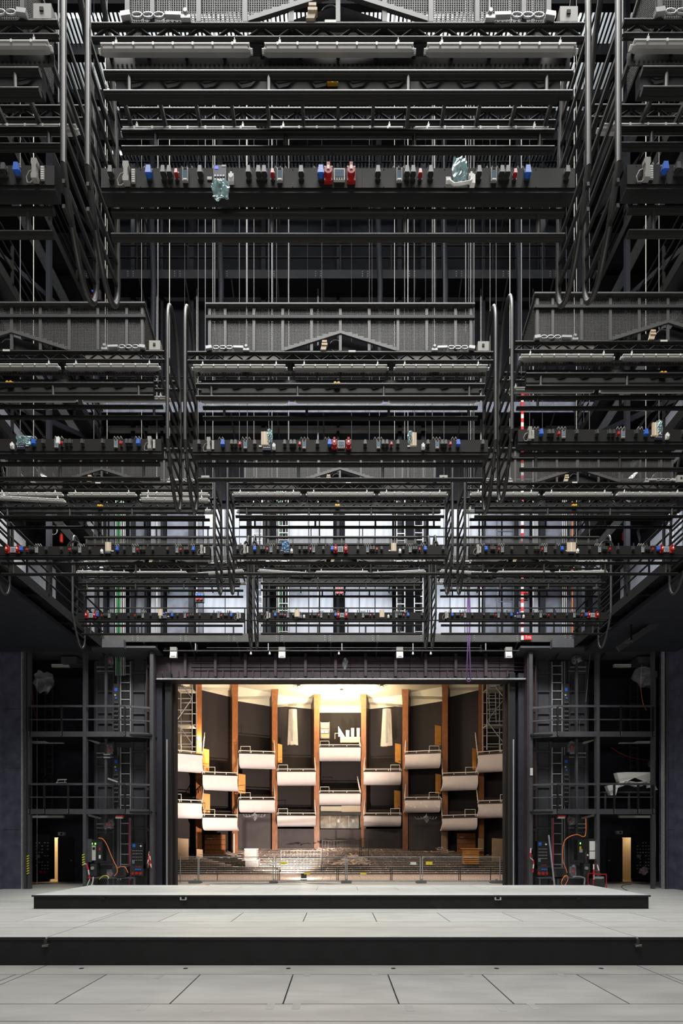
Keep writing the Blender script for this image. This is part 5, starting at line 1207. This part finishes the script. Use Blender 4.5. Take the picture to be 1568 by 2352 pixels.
# centre control room items
Z = 44
t = root('shelf_unit', 'small shelf with white boxes in the centre upper room', 'shelf', P(746, 1697, Z))
MB('grey').box(-.38, .40, .02, .06, 0, 1.5).box(-.4, -.36, -.2, .06, 0, 1.5).box(.38, .42, -.2, .06, 0, 1.5).box(-.4, .42, -.2, .06, .45, .5).box(-.4, .42, -.2, .06, .92, .97).build('carcass', t)
for x in (-.22, .12): MB('white').box(x-.12, x+.12, -.15, .0, .5, .72).build('box', t)
MB('card').box(-.34, .36, -.19, -.14, .02, .4).build('front', t)
whole('yellow_board', MB('ylw').box(X(781,43.5), X(827,43.5), 43.4, 43.5, H(1706,43.5), H(1693,43.5)), 'long pale yellow board on the centre upper balcony', 'board') 
bpy.data.objects['yellow_board'].data.materials[0] = M['cream']
for i, (a, b, c, d) in enumerate(((794,802,1677,1692),(806,813,1672,1692),(819,826,1672,1692))):
    whole('paper_stack', MB('white').box(X(a,43.7), X(b,43.7), 43.7, 43.95, H(d,43.7), H(c,43.7)), 'white wrapped bundle, %s of three, behind the yellow board' % ['left', 'middle', 'right'][i], 'bundle')
t = root('paper_sheet', 'pointed white paper sheet left of the white bundles', 'paper', P(783, 1692, 43.6)); MB('white').prism([(-.25, 0), (.35, 0), (-.25, .95)], 'y', 0, .04).build('sheet', t)
t = root('white_frame', 'small white tubular frame on the centre upper balcony', 'frame', P(769, 1697, 43.3)); MB('rail').path([(0, 0, 0), (0, 0, .5), (.7, 0, .5)], .03, 6).build('tube', t)
# centre lower opening: glazed band with room behind
Zg = 44.6
struct('wall_centre_parapet', MB('agrey').box(X(731,43.6), X(830,43.6), 43.5, 43.7, H(1952,43.6), H(1905,43.6)))
wn = struct('window_1', MB('cream').box(X(733,Zg), X(830,Zg), 45.6, 45.7, H(1908,Zg), H(1850,Zg)))
for i, (a, b) in enumerate(((735,757),(758.5,779),(781,800),(801.5,824))):
    MB('glass').box(X(a,Zg), X(b,Zg), Zg, Zg+.04, H(1903,Zg), H(1874,Zg)).build('pane', wn)
MB('rimb').box(X(733,Zg), X(830,Zg), Zg-.03, Zg+.05, H(1873,Zg), H(1867,Zg)).build('window_bar', wn)
for px in (757.7, 780, 800.7): MB('rail').box(X(px-.5,Zg), X(px+.5,Zg), Zg-.04, Zg+.05, H(1903,Zg), H(1874,Zg)).build('mullion', wn)
for px in (776, 811): MB('white').box(X(px-3,Zg), X(px+3,Zg), Zg-.02, Zg, H(1889,Zg), H(1882,Zg)).build('paper', wn)
point('foyer_light', (0, 45.2, 6.6), 45, (1.0, .85, .6), .2)
MB('doorwall').box(X(784,45), X(828,45), 45.2, 45.3, H(1869,45), H(1850,45)).build('bright_panel', wn)
# lower double doors in third bays
for i, (a, b, c, d, Z, nm) in enumerate(((470,518,1917,1964,39.0,'left'),(1049,1091,1914,1962,39.0,'right'))):
    t = root('double_door', 'wooden double door behind the stalls in the third %s bay' % nm, 'door', P((a+b)/2, d, Z)); k = Z/F; w_ = (b-a)/2*k; h = (d-c)*k
    for q in (-1, 1): MB('wood').box(min(0, q*w_), max(0, q*w_)-.0, -.06, 0, 0, h).build('leaf', t)
    for q in range(1, 4): MB('woodd').box(-w_, w_, -.075, -.06, q*h/4-.02, q*h/4+.02).build('bar', t)
    MB('rail').box(-w_*.75, -w_*.25, -.09, -.07, h-.35, h-.28).build('handle', t)
struct('trim_door_strip', MB('rail').box(X(537,39.4), X(539.5,39.4), 39.2, 39.3, H(1962,39.4), H(1915,39.4)))
# chandeliers in film
for i, (px, py) in enumerate(((585,1869),(979,1874))):
    t = root('wrapped_chandelier', 'film wrapped chandelier under the second %s lower balcony' % ['left', 'right'][i], 'chandelier', P(px, py+16, 39.0)); rd = random.Random(i)
    MB('film').path([(0, 0, 0), (.03, 0, .2), (-.03, 0, .42), (0, 0, .6)], [.06, .17, .22, .08], 8).build('core', t)
    for q in range(6): x = (-1 if q % 2 else 1)*(.35+q*.12); MB('film').path([(x*.2, 0, .5), (x*.6, .1, .30), (x*.9, 0, .36), (x, 0, .52)], [.02, .03, .07, .03], 6).build('arm', t)
    MB('grey').tube((0, 0, .5), (0, 0, .75), .02, 6).build('rod', t)
# patch panels grey on lower bay walls
for i, (a, b, c, d, Z) in enumerate(((550,620,1872,1947,43.0),(640,715,1905,1948,44.5),(841,920,1905,1948,44.5),(940,1010,1872,1950,43.0))):
    struct('trim_lower_wall_%d' % (i+1), MB('agrey').box(X(a,Z)-.3, X(b,Z)+.3, Z-1.8, Z-1.7, H(d+2,Z), H(c,Z)))
# raked stalls floor
rk = struct('floor_stalls', MB('stepd').box(-15, 15, 21.6, 47, -.4, -.06))
struct('floor_apron', MB('conc').box(-9.5, 9.5, 23.3, 24.2, -.3, -.012))
pb = MB('pit')
for q in range(60):
    x = -12+q*.4; MBq = None
pm = MB('pit').box(.006, .394, 0, 4.6, -.05, -.0).mesh('pit_board')
for q in range(60): inst('pit_board', pm, rk, (-12+q*.4, 24.2, 0))
NR = 18
sm1 = MB('stepd').box(-14, 14, 0, .95, -.3, 0).mesh('step'); sm2 = MB('step').box(-14, 14, -.05, .0, -.035, .014).mesh('step_nosing')
rd = random.Random(9); nub = MB('rail').box(-.035, .035, -.06, .02, 0, .05).mesh('floor_bracket')
for q in range(NR):
    y = 28.8+q*.86; z = .10+q*.078
    inst('step', sm1, rk, (0, y, z)); inst('step_nosing', sm2, rk, (0, y, z))
mbn = MB('rail')
for q in range(NR):
    y = 28.8+q*.86; z = .10+q*.078
    for e in range(34):
        if rd.random() < .45 and q < 14 and abs(-9+e*.55) < 8.2-q*.12: x = -9+e*.55+rd.uniform(-.1,.1); mbn.box(x-.03, x+.03, y-.08, y-.05, z, z+.04)
o = mbn.build('row_brackets'); o['kind'] = 'stuff'; tag(o, 'scattered pale seat brackets left on the raked stalls floor', 'brackets')
# rubble
def heap(px, py, w_, d_, h, Z, n, label, seed):
    rd = random.Random(seed); m_ = MB('card')
    for q in range(n):
        x, y = rd.gauss(0, w_/3), rd.gauss(0, d_/3); z = max(.03, h*math.exp(-(x/w_*2)**2)*rd.random()); a = rd.uniform(0, 3.14); L = rd.uniform(.15, .55)
        m_.use(rd.choice(['card', 'pit', 'step', 'grey'])).bar((x-L/2*math.cos(a), y-L/2*math.sin(a), z), (x+L/2*math.cos(a), y+L/2*math.sin(a), z+rd.uniform(-.05,.1)), rd.uniform(.04,.12), .03)
    o = m_.build('debris'); o['kind'] = 'stuff'; o.location = P(px, py, Z); return tag(o, label, 'debris')
heap(765, 1955, 3.6, 1.5, .25, 36, 130, 'long heap of wood debris behind the centre fence', 2)
heap(812, 1985, 1.6, 3.0, .6, 30, 170, 'tall heap of timber scraps right of the stage centre', 3)
heap(1010, 1958, 1.0, 1.0, .4, 37, 40, 'small debris pile before the right tan board', 4)
heap(553, 1972, 1.2, 1.0, .3, 33, 40, 'pale scraps left of the grey boxes', 5)
# stacked boxes
Z = 30.5
for i, (a, b, c, d) in enumerate(((563,593,1974,1992),(561,589,1949,1974))):
    t = root('grey_crate', ['lower grey crate of the stack in the stalls', 'upper grey crate of the stack in the stalls'][i], 'crate', P((a+b)/2, d, Z)); k = Z/F
    MB('conc').box(-(b-a)/2*k, (b-a)/2*k, 0, .7, 0, (d-c)*k).build('body', t); MB('grey').box(-(b-a)/2*k-.01, (b-a)/2*k+.01, -.015, .71, (d-c)*k-.06, (d-c)*k).build('lid', t)
t = root('slatted_lectern', 'orange wooden lectern stack with slats on the right of the stalls', 'lectern', P(1082, 1984, 31)); k = 31/F
for q in range(8): MB('door').box(-16.5*k, 16.5*k, -.1, .5, q*4.3*k, q*4.3*k+.075).build('slat', t)
MB('woodd').box(-16*k, 16*k, 0, .45, 0, 33*k).build('body', t); MB('door').box(-20*k, 24*k, -.2, .6, 34*k, 35.5*k).build('top', t)
# folded floor lamp
t = root('floor_lamp_head', 'small work lamp on the pit floor throwing a bright patch', 'lamp', (X(698,24.6), 24.4, 0.0)); MB('dgrey').box(-.14, .14, -.04, .06, .08, .34).build('housing', t); MB('emitf').box(-.11, .11, .062, .07, .11, .31).build('lamp_face', t); MB('black').box(-.16, .16, -.1, .1, 0, .03).build('foot', t)
area('pit_lamp_patch', (X(698,24.7), 24.55, .22), (X(698,26)-.1, 27, -.05), .2, .2, 90, (1.0, .93, .82), 150)
# fences
def fence(xa, xb, Z, ztop, label, mesh=True, col='galv', pitch=.12):
    z0 = .10; t = root('barrier_fence', label, 'fence', ((xa+xb)/2, Z, 0)); w_ = (xb-xa)/2; h = ztop
    for x in (-w_, w_): MB(col).tube((x, 0, .02), (x, 0, h), .024, 8).build('post', t)
    for z in (z0, h-.03): MB(col).tube((-w_, 0, z), (w_, 0, z), .020, 6).build('rail', t)
    if mesh:
        m_ = MB('grey'); x = -w_+pitch
        while x < w_: m_.box(x-.002, x+.002, -.002, .002, z0, h-.03); x += pitch
        for q in range(4): z = z0+(q+1)*(h-z0)/5; m_.box(-w_, w_, -.002, .002, z-.002, z+.002)
        m_.build('mesh_panel', t)
    return t
ZF = 22.4; top = H(1967, ZF)
posts_ = [(453,457),(627,633),(793,797),(965,970),(1148,1152)]
lb = ['leftmost', 'second', 'third', 'fourth', 'rightmost']
for i in range(4):
    t = fence(X(posts_[i][1],ZF), X(posts_[i+1][0],ZF), ZF, top, '%s galvanised mesh fence panel across the stage front' % ['leftmost', 'second from left', 'third from left', 'rightmost'][i])
    if i in (1, 2): 
        px = 652 if i == 1 else 985; a = X(px, ZF)-t.location.x; MB('ylw').box(a-.15, a+.15, -.03, -.015, H(1985 if i == 1 else 1986,ZF), H(1979.5 if i == 1 else 1979,ZF)).build('yellow_sign', t)
        px = 628 if i == 1 else 948; a = X(px, ZF)-t.location.x; MB('white').box(a-.12, a+.15, -.03, -.015, H(1986,ZF), H(1980,ZF)).build('white_sign', t)
fence(X(412,ZF), X(453,ZF), ZF+.1, top, 'short mesh fence piece at the left edge of the opening')
for i, (px, w_) in enumerate(((448,26),(628,18),(795,24),(967,22),(1140,26))):
    whole('fence_foot', MB('conc').box(X(px-w_/2,ZF), X(px+w_/2,ZF), ZF-.15, ZF+.25, 0, .12).use('grey').box(X(px-2,ZF), X(px+2,ZF), ZF-.05, ZF+.05, .12, .2), 'concrete fence foot, %s of five along the stage front' % lb[i], 'fence foot')
Z = 24.1
for i, (a, b) in enumerate(((497,640),(640,775),(775,898),(898,1055),(1055,1128))):
    t = root('crowd_barrier', 'low dark steel barrier, %s, behind the mesh fence' % lb[i], 'barrier', (X((a+b)/2,Z), Z, 0)); w_ = (X(b,Z)-X(a,Z))/2
    for x in (-w_+.04, w_-.04): MB('dgrey').tube((x, 0, .0), (x, 0, .62), .022, 6).build('leg', t)
    if i in (0, 3): MB('loop').tube((-w_+.04, 0, .60), (w_-.04, 0, .60), .02, 6).build('rail', t)
    if i in (1, 2): MB('ylw').box(-.2, .1, -.03, -.01, .30, .40).build('sign', t)
fence(X(645,29.5), X(738,29.5), 29.5, H(1952,29.5), 'mesh fence panel in the stalls left of centre', col='dgrey', pitch=.2)
fence(X(740,33), X(826,33), 33, H(1930,33), 'mesh fence panel before the centre parapet', col='dgrey', pitch=.2)
t = fence(X(830,32), X(846,32), 32, H(1925,32), 'short slanted fence piece right of the centre parapet', col='dgrey', pitch=.2)
# cable on the apron
hose([(480,2031),(560,2029),(600,2030),(660,2026),(720,2029),(780,2031)], 21.9, .012, 'black', 'black cable running along the apron floor before the fence', 'cable', 'cable')
bpy.data.objects[-1] if False else None
t = root('tape_heap', 'small red and white tape heap on the apron left', 'tape', (X(478,20.9), 20.9, 0)); MB('taper').path([(-.15,0,.03),(0,-.05,.05),(.12,.03,.03)], .025, 6).build('strip', t); MB('tapew').path([(-.1,.06,.03),(.05,.02,.06),(.18,0,.03)], .02, 6).build('strip', t)
